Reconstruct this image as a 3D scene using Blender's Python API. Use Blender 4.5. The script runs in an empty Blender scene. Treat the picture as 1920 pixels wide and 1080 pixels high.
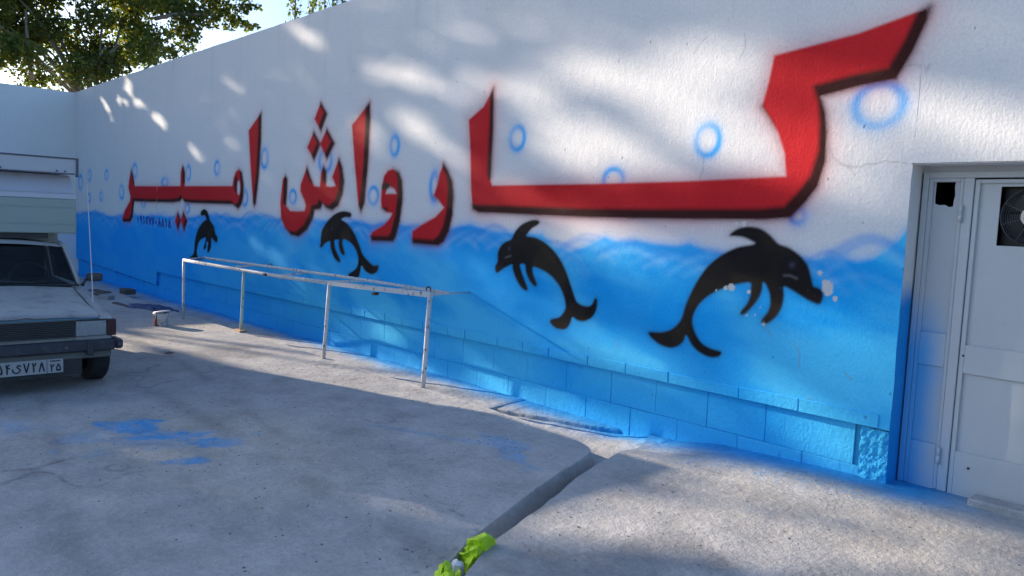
import bpy, math, random
import numpy as np
from mathutils import Vector, Matrix

# ------------------------------------------------------------------ camera, sky, sun, exposure
sc = bpy.context.scene
sc.cycles.max_bounces = 5; sc.cycles.diffuse_bounces = 3; sc.cycles.glossy_bounces = 2; sc.cycles.transmission_bounces = 3; sc.cycles.transparent_max_bounces = 6; sc.cycles.caustics_reflective = False; sc.cycles.caustics_refractive = False
C = sc.collection
cd = bpy.data.cameras.new('camera')
cd.lens = 27.0; cd.sensor_width = 36.0; cd.clip_end = 3000
cam = bpy.data.objects.new('camera', cd); C.objects.link(cam); sc.camera = cam
FW = Vector((-0.72164514, 0.68697325, -0.08541692)); RT = Vector((0.6861383, 0.72617178, 0.04345997)); UP = Vector((-0.0918832, 0.02724515, 0.995397))
cam.matrix_world = Matrix(((RT.x, UP.x, -FW.x, 0), (RT.y, UP.y, -FW.y, 0), (RT.z, UP.z, -FW.z, 1.65), (0, 0, 0, 1)))

SUN_AZ, SUN_EL = math.radians(18.0), math.radians(17.5)      # light travels towards +X, a little +Y
SX, SY, SZ = math.cos(SUN_EL)*math.cos(SUN_AZ), math.cos(SUN_EL)*math.sin(SUN_AZ), -math.sin(SUN_EL)
world = bpy.data.worlds.new('World'); sc.world = world; world.use_nodes = True
wn = world.node_tree
sky = wn.nodes.new('ShaderNodeTexSky'); sky.sky_type = 'NISHITA'; sky.sun_disc = False
sky.sun_elevation = SUN_EL; sky.sun_rotation = math.radians(252.0); sky.air_density = 1.0; sky.dust_density = 2.2; sky.ozone_density = 4.5
wn.links.new(sky.outputs[0], wn.nodes['Background'].inputs[0]); wn.nodes['Background'].inputs[1].default_value = 0.125
sl = bpy.data.lights.new('sun', 'SUN'); sl.energy = 4.1; sl.angle = math.radians(0.53); sl.color = (1.0, 0.85, 0.68)
sun = bpy.data.objects.new('sun', sl); C.objects.link(sun)
sun.rotation_euler = Vector((SX, SY, SZ)).to_track_quat('-Z', 'Y').to_euler(); sun.location = (-20, -8, 12)
vs = sc.view_settings; vs.view_transform = 'Standard'; vs.look = 'None'; vs.gamma = 1; vs.exposure = 1.20

# ------------------------------------------------------------------ outlines of the mural, metres on the wall (along, up)
LET = {"mir":[[-17.382,2.407],[-17.243,2.248],[-17.147,2.055],[-15.798,2.047],[-14.613,2.046],[-14.592,2.291],[-14.544,2.382],[-14.496,2.412],[-14.446,2.38],[-14.396,2.288],[-14.391,2.045],[-13.335,2.041],[-12.341,2.037],[-12.3,2.159],[-12.22,2.266],[-12.113,2.305],[-11.986,2.249],[-11.919,2.062],[-11.925,1.876],[-11.995,1.741],[-12.106,1.672],[-12.235,1.716],[-12.313,1.742],[-12.63,1.741],[-14.082,1.743],[-14.402,1.758],[-14.518,1.824],[-14.616,1.768],[-14.988,1.742],[-16.174,1.739],[-17.166,1.742],[-17.219,1.636],[-17.271,1.424],[-17.422,1.307],[-17.899,1.293],[-17.956,1.371],[-17.787,1.538],[-17.456,1.739],[-17.424,1.845],[-17.555,2.022],[-17.512,2.163]],"mirdot1":[[-14.729,1.564],[-14.577,1.413],[-14.707,1.222],[-14.871,1.389]],"mirdot2":[[-14.456,1.579],[-14.267,1.412],[-14.409,1.224],[-14.577,1.41]],"alef1":[[-11.327,3.153],[-11.32,2.798],[-11.37,2.239],[-11.47,1.774],[-11.527,1.716],[-11.577,1.799],[-11.679,2.348],[-11.763,2.899]],"shin":[[-10.597,2.128],[-10.52,2.183],[-10.451,2.127],[-10.459,1.932],[-10.477,1.737],[-10.346,1.671],[-10.145,1.666],[-9.925,1.679],[-9.895,1.758],[-9.946,1.84],[-10.058,1.957],[-10.052,2.052],[-9.879,2.296],[-9.778,2.143],[-9.67,2.027],[-9.518,2.015],[-9.49,2.208],[-9.427,2.297],[-9.357,2.228],[-9.339,2.025],[-9.228,2.014],[-9.099,2.025],[-9.145,2.091],[-9.191,2.141],[-9.11,2.268],[-9.03,2.387],[-8.941,2.265],[-8.891,2.089],[-8.924,1.914],[-9.023,1.77],[-9.171,1.705],[-9.326,1.732],[-9.431,1.787],[-9.482,1.718],[-9.642,1.699],[-9.684,1.587],[-9.842,1.418],[-10.081,1.313],[-10.307,1.328],[-10.491,1.418],[-10.628,1.562],[-10.662,1.784],[-10.628,1.981]],"shdot1":[[-9.536,3.158],[-9.36,2.989],[-9.515,2.763],[-9.7,2.944]],"shdot2":[[-9.711,2.774],[-9.521,2.594],[-9.685,2.379],[-9.885,2.563]],"shdot3":[[-9.36,2.793],[-9.151,2.589],[-9.342,2.385],[-9.53,2.595]],"alef2":[[-8.329,3.059],[-8.308,2.872],[-8.332,2.302],[-8.389,1.814],[-8.466,1.695],[-8.533,1.789],[-8.643,2.31],[-8.73,2.799]],"waw":[[-7.784,2.225],[-7.653,2.18],[-7.585,2.075],[-7.563,1.865],[-7.604,1.612],[-7.685,1.407],[-7.739,1.355],[-8.203,1.339],[-8.227,1.405],[-8.189,1.451],[-7.938,1.548],[-7.81,1.638],[-7.775,1.692],[-7.889,1.701],[-7.995,1.753],[-8.023,1.84],[-8.009,2.013],[-7.969,2.143],[-7.889,2.206]],"re":[[-6.806,2.264],[-6.723,2.184],[-6.638,2.067],[-6.607,1.912],[-6.616,1.698],[-6.668,1.52],[-6.756,1.398],[-6.85,1.35],[-7.322,1.35],[-7.353,1.401],[-7.347,1.494],[-7.145,1.584],[-6.917,1.671],[-6.769,1.777],[-6.879,1.861],[-6.963,1.91],[-6.905,2.029],[-6.873,2.148]],"kaf":[[-6.02,3.015],[-6.001,2.624],[-6.008,2.062],[-5.98,2.018],[-4.643,2.026],[-3.652,2.042],[-2.758,2.07],[-2.783,2.237],[-2.846,2.391],[-2.922,2.501],[-2.991,2.592],[-2.951,2.76],[-2.919,2.958],[-2.307,3.031],[-1.862,3.133],[-1.867,3.078],[-1.949,2.862],[-2.038,2.696],[-2.267,2.675],[-2.542,2.628],[-2.499,2.517],[-2.476,2.371],[-2.471,2.17],[-2.515,1.995],[-2.6,1.877],[-2.701,1.771],[-2.894,1.75],[-3.629,1.734],[-4.622,1.722],[-6.183,1.738],[-6.28,1.77],[-6.32,1.991],[-6.351,2.364],[-6.399,2.715],[-6.164,2.837]]}
HOLE = {"mir":[[-12.041,2.009],[-12.049,1.944],[-12.075,1.899],[-12.109,1.889],[-12.143,1.918],[-12.164,1.975],[-12.166,2.044],[-12.148,2.101],[-12.117,2.129],[-12.081,2.119],[-12.053,2.074]],"waw":[[-7.92,1.927],[-7.903,1.981],[-7.83,2.017],[-7.734,1.981],[-7.695,1.928]]}
DOL = [[[-13.641,1.587],[-13.508,1.639],[-13.361,1.607],[-13.264,1.493],[-13.212,1.437],[-13.067,1.355],[-13.008,1.243],[-12.908,1.162],[-12.941,1.089],[-13.061,1.112],[-13.169,1.15],[-13.18,1.005],[-13.285,0.897],[-13.344,0.923],[-13.311,1.056],[-13.385,1.082],[-13.383,0.994],[-13.455,0.938],[-13.5,0.973],[-13.422,1.095],[-13.423,1.153],[-13.645,1.099],[-13.757,1.004],[-13.807,0.852],[-13.699,0.769],[-13.488,0.753],[-14.062,0.727],[-14.142,0.747],[-13.947,0.844],[-13.897,1.057],[-13.763,1.272],[-13.54,1.413],[-13.394,1.461],[-13.469,1.532],[-13.617,1.528]],[[-9.469,1.201],[-9.452,1.34],[-9.425,1.433],[-9.317,1.528],[-9.21,1.599],[-9.082,1.658],[-8.893,1.695],[-8.707,1.677],[-8.712,1.623],[-8.848,1.619],[-8.93,1.584],[-8.782,1.534],[-8.613,1.42],[-8.486,1.275],[-8.488,1.284],[-8.408,1.167],[-8.294,1.094],[-8.148,1.034],[-8.042,1.042],[-8.056,0.972],[-8.178,0.923],[-8.324,0.952],[-8.419,1.015],[-8.451,0.922],[-8.504,0.856],[-8.714,0.85],[-8.697,0.892],[-8.547,0.965],[-8.496,1.071],[-8.539,1.18],[-8.638,1.266],[-8.755,1.312],[-8.873,1.331],[-8.89,1.264],[-8.833,1.152],[-8.863,1.119],[-8.945,1.167],[-8.989,1.259],[-8.984,1.311],[-9.092,1.306],[-9.067,1.191],[-8.94,1.052],[-8.978,1.022],[-9.102,1.084],[-9.19,1.206],[-9.214,1.286],[-9.338,1.252],[-9.441,1.188],[-9.473,1.223]],[[-5.88,1.189],[-5.851,1.237],[-5.85,1.329],[-5.809,1.4],[-5.734,1.449],[-5.659,1.475],[-5.609,1.552],[-5.528,1.622],[-5.425,1.665],[-5.323,1.682],[-5.271,1.666],[-5.29,1.637],[-5.369,1.598],[-5.428,1.545],[-5.437,1.518],[-5.312,1.506],[-5.188,1.468],[-5.064,1.397],[-4.961,1.304],[-4.878,1.191],[-4.813,1.071],[-4.77,0.991],[-4.729,0.933],[-4.636,0.908],[-4.557,0.924],[-4.517,0.989],[-4.49,0.978],[-4.493,0.897],[-4.54,0.817],[-4.636,0.768],[-4.718,0.767],[-4.779,0.788],[-4.808,0.721],[-4.861,0.665],[-4.976,0.657],[-5.057,0.697],[-5.05,0.734],[-4.945,0.768],[-4.882,0.839],[-4.873,0.896],[-4.912,0.991],[-4.985,1.083],[-5.108,1.166],[-5.252,1.212],[-5.334,1.216],[-5.319,1.142],[-5.268,1.058],[-5.291,1.034],[-5.367,1.079],[-5.424,1.163],[-5.446,1.235],[-5.514,1.23],[-5.488,1.158],[-5.428,1.059],[-5.393,1.003],[-5.413,0.979],[-5.489,1.009],[-5.569,1.092],[-5.618,1.178],[-5.628,1.222],[-5.697,1.202],[-5.783,1.158],[-5.844,1.123],[-5.877,1.143]],[[-2.423,1.257],[-2.414,1.213],[-2.433,1.166],[-2.474,1.167],[-2.547,1.194],[-2.634,1.237],[-2.712,1.263],[-2.707,1.195],[-2.717,1.112],[-2.755,1.037],[-2.814,0.982],[-2.858,0.97],[-2.869,0.999],[-2.832,1.051],[-2.811,1.113],[-2.82,1.196],[-2.855,1.264],[-2.882,1.279],[-2.884,1.231],[-2.905,1.163],[-2.952,1.092],[-3.007,1.031],[-3.043,1.017],[-3.048,1.039],[-3.0,1.105],[-2.978,1.168],[-2.976,1.229],[-2.985,1.267],[-3.045,1.262],[-3.152,1.231],[-3.274,1.176],[-3.37,1.11],[-3.438,1.032],[-3.473,0.951],[-3.471,0.886],[-3.436,0.813],[-3.372,0.745],[-3.282,0.714],[-3.203,0.706],[-3.194,0.683],[-3.234,0.653],[-3.306,0.646],[-3.396,0.671],[-3.466,0.718],[-3.525,0.788],[-3.551,0.732],[-3.609,0.684],[-3.686,0.663],[-3.784,0.678],[-3.868,0.72],[-3.901,0.757],[-3.872,0.77],[-3.775,0.781],[-3.681,0.813],[-3.608,0.876],[-3.574,0.939],[-3.544,1.047],[-3.492,1.168],[-3.44,1.263],[-3.36,1.371],[-3.253,1.459],[-3.12,1.529],[-2.975,1.564],[-3.004,1.589],[-3.072,1.612],[-3.14,1.617],[-3.188,1.62],[-3.163,1.649],[-3.104,1.681],[-3.025,1.694],[-2.932,1.682],[-2.852,1.637],[-2.778,1.576],[-2.696,1.551],[-2.607,1.499],[-2.542,1.429],[-2.512,1.352],[-2.49,1.291],[-2.454,1.277]]]
BUB = [[-21.175,2.161,0.187,0.196],[-20.401,2.32,0.141,0.139],[-19.066,2.314,0.126,0.12],[-17.139,2.374,0.151,0.154],[-18.008,1.932,0.163,0.161],[-15.409,2.119,0.171,0.092],[-14.232,2.283,0.114,0.144],[-12.96,2.343,0.11,0.125],[-11.197,2.451,0.125,0.161],[-14.27,1.639,0.115,0.097],[-16.612,1.718,0.128,0.087],[-9.382,2.362,0.184,0.164],[-10.279,1.876,0.112,0.107],[-8.191,1.902,0.119,0.119],[-11.868,1.849,0.107,0.135],[-19.472,1.831,0.123,0.11],[-20.452,1.788,0.133,0.115],[-7.762,2.501,0.095,0.127],[-5.634,2.487,0.116,0.132],[-4.378,2.058,0.127,0.113],[-6.953,2.01,0.088,0.167],[-3.44,2.364,0.122,0.139],[-2.137,2.54,0.181,0.163],[-2.645,1.784,0.057,0.058]]
WATER = [[-21.763,1.416],[-21.235,1.401],[-20.545,1.467],[-19.892,1.493],[-19.071,1.412],[-18.49,1.402],[-17.581,1.48],[-16.578,1.469],[-15.661,1.501],[-14.818,1.47],[-14.041,1.509],[-13.324,1.563],[-12.657,1.569],[-12.036,1.54],[-11.461,1.613],[-10.745,1.549],[-10.094,1.612],[-9.491,1.582],[-8.933,1.562],[-8.608,1.592],[-8.174,1.564],[-7.827,1.614],[-7.494,1.573],[-7.075,1.543],[-6.594,1.578],[-6.307,1.627],[-6.02,1.58],[-5.653,1.556],[-5.46,1.553],[-5.238,1.567],[-5.067,1.461],[-4.838,1.423],[-4.638,1.488],[-4.436,1.574],[-4.281,1.538],[-4.089,1.561],[-3.853,1.54],[-3.666,1.536],[-3.55,1.564],[-3.371,1.508],[-3.169,1.486],[-2.943,1.483],[-2.729,1.489],[-2.522,1.486],[-2.378,1.529],[-2.187,1.507],[-2.083,1.536],[-1.985,1.613],[-1.923,1.679],[-1.885,1.736]]
PHONE = [[-17.035,1.448],[-15.063,1.414],[-17.034,1.293],[-15.06,1.252]]
CRACK = [[[-2.452,2.311],[-2.428,2.199],[-2.355,2.134],[-2.238,2.132],[-2.132,2.136],[-2.081,2.153],[-1.919,2.145]],[[-3.626,3.063],[-3.57,3.118],[-3.515,3.173]],[[-3.183,3.166],[-3.161,3.044],[-3.214,2.971]],[[-3.466,2.252],[-3.467,2.134],[-3.501,2.062]],[[-2.311,2.133],[-2.25,2.067]],[[-4.248,0.635],[-4.213,0.569]],[[-2.529,0.41],[-2.446,0.486]],[[-2.214,0.702],[-2.155,0.667]],[[-1.982,2.788],[-1.916,2.787],[-1.817,2.742]],[[-2.598,0.872],[-2.55,0.781],[-2.55,0.683]],[[-2.861,0.997],[-2.788,0.885]]]
CHIP = [[-3.072,1.717,0.025],[-3.135,1.707,0.018],[-2.38,1.273,0.045],[-2.403,1.32,0.03],[-2.326,1.214,0.02],[-2.447,1.384,0.018],[-2.992,1.199,0.014],[-3.14,1.218,0.03],[-3.195,1.209,0.02],[-2.926,1.03,0.011],[-2.996,1.018,0.011],[-2.85,0.966,0.012],[-3.274,1.18,0.01],[-2.886,1.091,0.008]]
SUNW = [[-17.73,4.29,-17.38,3.97,0.07,1.0],[-19.46,4.1,-18.6,3.5,0.04,0.9],[-18.23,3.91,-17.59,3.72,0.06,0.8],[-17.18,3.8,-16.44,3.6,0.07,0.9],[-15.98,3.44,-15.4,3.19,0.07,1.0],[-18.12,3.4,-17.41,3.16,0.03,0.5],[-15.17,3.26,-14.45,2.95,0.05,0.6],[-14.07,2.74,-13.63,2.52,0.07,1.0],[-16.28,2.86,-15.68,2.72,0.04,0.5],[-13.78,2.95,-13.4,2.84,0.06,0.5],[-12.59,2.86,-12.17,2.64,0.08,0.8],[-12.61,3.72,-12.2,3.57,0.08,0.5],[-13.18,3.26,-12.7,3.1,0.06,0.4],[-10.39,4.29,-9.74,3.96,0.07,1.0],[-10.66,3.66,-9.98,3.46,0.07,0.7],[-9.32,4.06,-8.28,3.68,0.07,0.3],[-8.27,3.53,-7.17,3.21,0.1,0.9],[-7.17,3.21,-6.36,2.92,0.08,0.9],[-7.56,2.79,-7.01,2.56,0.09,1.0],[-9.11,2.98,-8.35,2.74,0.08,0.6],[-8.99,2.71,-8.22,2.41,0.07,0.5],[-6.2,3.11,-5.44,2.91,0.11,0.9],[-8.07,4.0,-5.78,3.49,0.13,0.5],[-5.79,3.65,-4.46,3.17,0.1,0.7],[-4.89,3.13,-3.65,2.69,0.12,1.0],[-3.78,3.13,-3.14,2.9,0.11,0.9],[-5.35,2.65,-4.39,2.24,0.13,1.0],[-3.68,3.07,-2.96,2.78,0.16,1.0],[-4.34,2.37,-3.61,2.13,0.09,0.75],[-3.59,2.57,-2.95,2.2,0.16,1.0],[-5.1,2.21,-4.44,2.07,0.06,0.6],[-6.92,2.31,-6.35,2.12,0.07,0.6],[-11.48,2.19,-10.76,2.02,0.06,0.4],[-2.31,2.58,-1.28,2.24,0.15,1.0],[-2.33,2.32,-1.27,2.15,0.1,0.9],[-2.5,3.07,-1.99,2.89,0.07,0.5],[-3.01,2.4,-2.42,2.07,0.15,0.9],[-6.35,2.06,-5.29,1.77,0.1,0.85],[-4.72,1.61,-4.27,1.44,0.12,0.95],[-4.18,1.72,-3.37,1.66,0.06,0.5],[-3.28,1.71,-2.61,1.57,0.08,0.3],[-6.76,1.24,-5.61,0.88,0.14,0.7],[-5.3,0.8,-4.4,0.57,0.13,0.8],[-4.11,1.63,-3.49,1.27,0.13,0.6],[-4.33,1.39,-3.48,1.1,0.16,0.85],[-3.52,1.0,-2.89,0.75,0.12,0.6],[-4.85,0.55,-3.75,0.52,0.11,0.9],[-2.66,1.1,-2.03,0.88,0.11,0.8],[-2.32,0.91,-1.93,0.53,0.1,0.8],[-3.7,0.49,-2.95,0.41,0.08,0.8],[-2.74,0.53,-1.99,0.37,0.06,1.0],[-3.74,0.34,-3.26,0.17,0.09,0.6],[-3.07,0.21,-2.66,0.1,0.1,0.7],[-2.59,0.24,-2.11,0.16,0.1,1.0],[-2.09,0.28,-1.92,0.02,0.1,1.0],[-5.25,0.01,-4.61,-0.12,0.08,1.0],[-6.14,0.07,-5.24,-0.15,0.08,0.9],[-10.03,0.12,-8.85,-0.17,0.12,0.8],[-10.73,1.07,-9.9,0.74,0.12,0.6],[-10.36,0.15,-9.94,-0.26,0.07,0.9],[-8.87,0.26,-8.1,0.02,0.1,0.5],[-8.1,0.08,-7.09,-0.09,0.09,0.4],[-6.77,1.3,-6.3,1.15,0.12,0.5],[-6.67,1.3,-6.12,1.05,0.14,0.5],[-9.2,1.38,-8.28,1.21,0.1,0.3],[-11.45,1.16,-10.55,0.93,0.11,0.35],[-8.36,0.46,-7.87,0.31,0.07,0.5]]
SUNG = [[-2.78,3.1,-2.2,3.68,0.17,0.9],[-2.78,3.72,-1.84,4.03,0.22,1.0],[-2.54,4.69,-1.52,4.69,0.21,0.9],[-3.01,4.43,-2.35,4.69,0.19,0.8],[-3.38,4.55,-2.9,4.59,0.18,0.7],[-2.21,3.55,-0.94,4.5,0.22,0.9],[-1.83,4.69,-0.96,4.82,0.2,0.7],[-2.12,4.6,-1.33,5.01,0.14,0.5],[-3.61,4.33,-3.4,4.51,0.14,1.0],[-2.82,2.76,-2.36,2.83,0.06,0.2],[-2.52,2.62,-2.04,3.05,0.08,0.3]]
EYES = [[-2.661, 1.426, 0.022], [-5.681, 1.381, 0.022], [-9.181, 1.454, 0.02]]
MOUTH = [[[-2.716, 1.346], [-2.667, 1.348], [-2.618, 1.331]], [[-5.729, 1.288], [-5.655, 1.31]]]
CLUMPS = [[-24.46,4.12,6.39,0.47],[-23.48,6.05,8.5,0.35],[-25.02,4.35,7.73,0.69],[-26.37,8.21,7.86,0.62],[-23.89,6.2,5.43,0.51],[-24.52,6.59,8.88,0.62],[-25.01,4.58,8.58,0.65],[-23.13,6.49,5.35,0.55],[-23.07,4.68,5.33,0.46],[-26.09,8.41,9.57,0.44],[-25.74,8.91,8.09,0.61],[-24.54,5.62,7.35,0.47],[-23.1,5.71,5.12,0.54],[-26.31,8.33,6.5,0.62],[-24.61,7.82,6.3,0.66],[-24.59,6.87,8.37,0.64],[-22.84,4.1,7.84,0.59],[-26.37,3.61,5.56,0.51],[-26.81,4.83,5.96,0.68],[-25.61,6.53,9.19,0.63],[-22.81,7.37,5.92,0.49],[-26.87,4.97,8.91,0.6],[-26.34,4.22,7.26,0.59],[-22.97,2.93,4.78,0.42],[-24.82,8.12,8.01,0.53],[-24.4,6.39,6.64,0.54],[-24.81,4.19,7.4,0.67],[-24.56,5.87,8.91,0.5],[-26.75,3.3,6.29,0.6],[-23.9,6.47,7.56,0.58],[-22.95,2.88,7.54,0.53],[-25.66,4.4,6.99,0.57],[-24.5,4.81,7.44,0.47],[-26.89,4.9,7.64,0.66],[-26.07,6.35,6.29,0.48],[-25.17,7.62,8.56,0.44],[-25.6,7.05,9.09,0.49],[-26.29,8.16,8.01,0.69],[-25.11,4.77,6.21,0.65],[-26.2,4.37,8.43,0.56],[-24.3,3.83,7.3,0.61],[-25.77,7.82,8.25,0.43],[-25.25,7.57,8.42,0.5],[-26.34,5.5,7.55,0.7],[-22.85,2.74,4.47,0.58],[-26.07,5.51,5.22,0.68],[-24.82,7.13,5.83,0.58],[-26.71,4.81,7.74,0.47],[-26.81,6.66,8.43,0.68],[-23.23,7.65,6.32,0.63],[-25.74,3.14,5.61,0.42],[-23.06,6.15,6.67,0.46],[-23.38,5.94,7.39,0.42],[-23.57,4.57,7.63,0.51],[-23.61,3.64,5.25,0.61],[-23.38,7.19,9.02,0.56],[-24.79,3.23,7.27,0.44],[-26.47,7.82,9.93,0.42],[-23.41,3.41,7.76,0.64],[-25.68,3.52,6.62,0.47],[-25.48,4.92,6.3,0.56],[-24.67,3.92,7.2,0.39],[-26.25,7.35,8.08,0.42],[-25.4,5.03,6.49,0.62],[-25.44,7.68,6.94,0.52],[-25.97,5.42,6.27,0.53],[-23.31,3.13,6.42,0.46],[-23.68,8.01,7.79,0.65],[-23.58,4.1,6.54,0.38],[-24.2,6.44,5.43,0.6],[-24.53,6.98,6.92,0.4],[-26.81,3.26,8.18,0.65],[-26.25,3.65,8.34,0.68],[-23.46,2.9,4.92,0.37],[-24.57,6.61,5.71,0.66],[-24.85,7.49,9.32,0.64],[-23.07,6.46,8.36,0.58],[-23.52,3.12,6.81,0.51],[-24.41,4.15,7.77,0.43],[-25.33,7.34,7.85,0.5],[-24.9,4.81,7.1,0.39],[-26.33,9.17,8.36,0.67],[-24.83,6.79,6.12,0.58],[-26.37,5.89,6.64,0.69],[-24.83,3.44,5.53,0.64],[-24.54,3.88,7.4,0.42],[-23.0,4.27,7.32,0.54],[-23.41,4.23,5.65,0.46],[-26.9,6.66,8.54,0.47],[-25.49,5.67,7.54,0.43],[-22.84,4.26,5.33,0.37],[-23.49,5.22,6.26,0.48],[-23.97,7.37,6.94,0.51],[-22.97,7.27,7.39,0.57],[-23.99,5.28,7.77,0.43],[-23.99,8.77,7.48,0.55],[-23.56,8.8,7.04,0.43],[-23.72,9.22,7.38,0.4],[-24.64,9.99,7.98,0.49],[-24.72,10.45,7.93,0.38],[-24.61,9.9,7.53,0.34],[-24.72,10.72,7.72,0.31],[-23.94,10.63,7.96,0.26],[-23.71,10.79,8.03,0.2],[-23.65,11.02,8.01,0.13],[-24.62,11.07,7.61,0.23],[-23.7,10.93,7.41,0.15],[-24.53,10.47,7.47,0.23],[-24.37,9.24,6.85,0.3],[-23.91,8.83,6.43,0.25],[-24.87,9.4,6.59,0.15],[-24.86,9.02,7.04,0.37],[-23.75,8.39,6.14,0.25],[-24.56,10.04,8.5,0.57],[-24.47,9.1,8.26,0.75],[-24.13,10.62,8.47,0.38],[-23.99,9.27,8.68,0.74],[-25.56,1.62,8.16,0.8],[-25.94,2.04,7.12,1.0],[-24.84,2.69,9.35,0.74],[-27.11,1.88,5.72,1.01],[-24.47,3.49,8.24,0.9],[-24.28,2.07,6.38,0.83],[-24.81,2.05,6.08,0.95],[-26.09,2.81,9.76,0.86],[-26.77,3.26,7.07,0.89],[-23.94,2.76,6.69,0.66],[-26.93,3.18,10.06,1.06],[-25.28,2.23,6.37,0.84],[-26.79,3.11,8.23,0.8],[-25.33,1.69,6.28,0.9],[-25.97,3.24,8.59,0.76],[-26.51,3.64,10.52,0.88],[-25.89,3.29,8.62,0.78],[-24.11,2.55,6.0,0.72],[-27.05,1.95,8.94,0.72],[-26.74,3.39,6.83,0.74],[-24.51,2.34,6.15,0.89],[-26.73,3.01,9.83,0.84],[-26.5,2.79,7.5,0.74],[-23.94,3.1,9.65,0.9],[-25.17,3.61,8.39,0.84],[-26.3,2.98,5.34,0.9],[-24.09,7.79,11.21,1.03],[-25.03,2.2,8.61,1.02],[-24.88,5.49,10.77,0.84],[-25.22,2.44,9.7,1.04],[-26.46,6.15,9.34,1.22],[-25.56,7.7,11.01,0.81],[-23.28,3.37,10.89,0.94],[-26.46,4.39,9.21,1.11],[-24.14,7.79,10.74,1.18],[-23.27,6.63,11.12,1.09],[-25.06,8.11,11.8,1.16],[-26.2,3.0,11.88,0.82],[-24.85,3.13,9.83,1.05],[-25.14,4.84,9.89,0.89],[-23.4,6.79,11.0,0.81],[-24.88,6.93,11.63,0.95],[-26.16,6.33,12.41,0.81],[-26.22,7.83,13.32,1.06],[-26.33,3.65,11.68,0.99],[-25.04,2.39,11.01,0.82],[-25.37,2.62,11.52,0.97],[-25.41,6.96,13.1,1.0],[-26.62,2.48,8.34,0.87],[-25.61,5.31,12.09,1.09],[-25.9,3.06,11.76,1.13],[-25.8,7.74,11.77,1.27],[-24.48,3.63,10.73,1.11],[-23.12,4.0,11.02,1.0],[-26.64,6.42,13.52,0.85],[-24.38,3.15,11.33,0.76],[-25.09,8.45,12.93,1.29],[-26.86,8.2,10.18,1.29],[-26.65,4.31,10.3,1.25],[-25.44,4.02,8.95,0.8],[-26.3,4.45,9.96,1.23],[-24.79,7.06,10.14,1.15],[-26.08,8.99,12.73,1.04],[-26.32,7.83,11.88,0.95],[-25.45,7.1,10.86,1.12],[-26.91,5.68,12.7,1.19]]
POPLAR = [[-39.08, 20.22], [-35.14, 19.11], [-40.1, 22.54], [-36.41, 20.93], [-38.75, 22.87]]
LIMBS = [[[-23.6, 6.29, 5.17], [-23.6, 6.62, 5.73], [-23.6, 6.92, 6.08]], [[-23.6, 6.33, 5.4], [-23.6, 6.49, 5.78], [-23.6, 6.62, 5.98]], [[-23.6, 6.15, 5.01], [-23.6, 6.42, 5.37], [-23.6, 6.83, 5.84]], [[-23.6, 4.83, 4.8], [-23.6, 4.74, 5.6], [-23.6, 4.7, 6.54]], [[-23.6, 7.89, 7.0], [-23.6, 8.48, 7.26], [-23.6, 9.57, 7.48]]]
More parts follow.
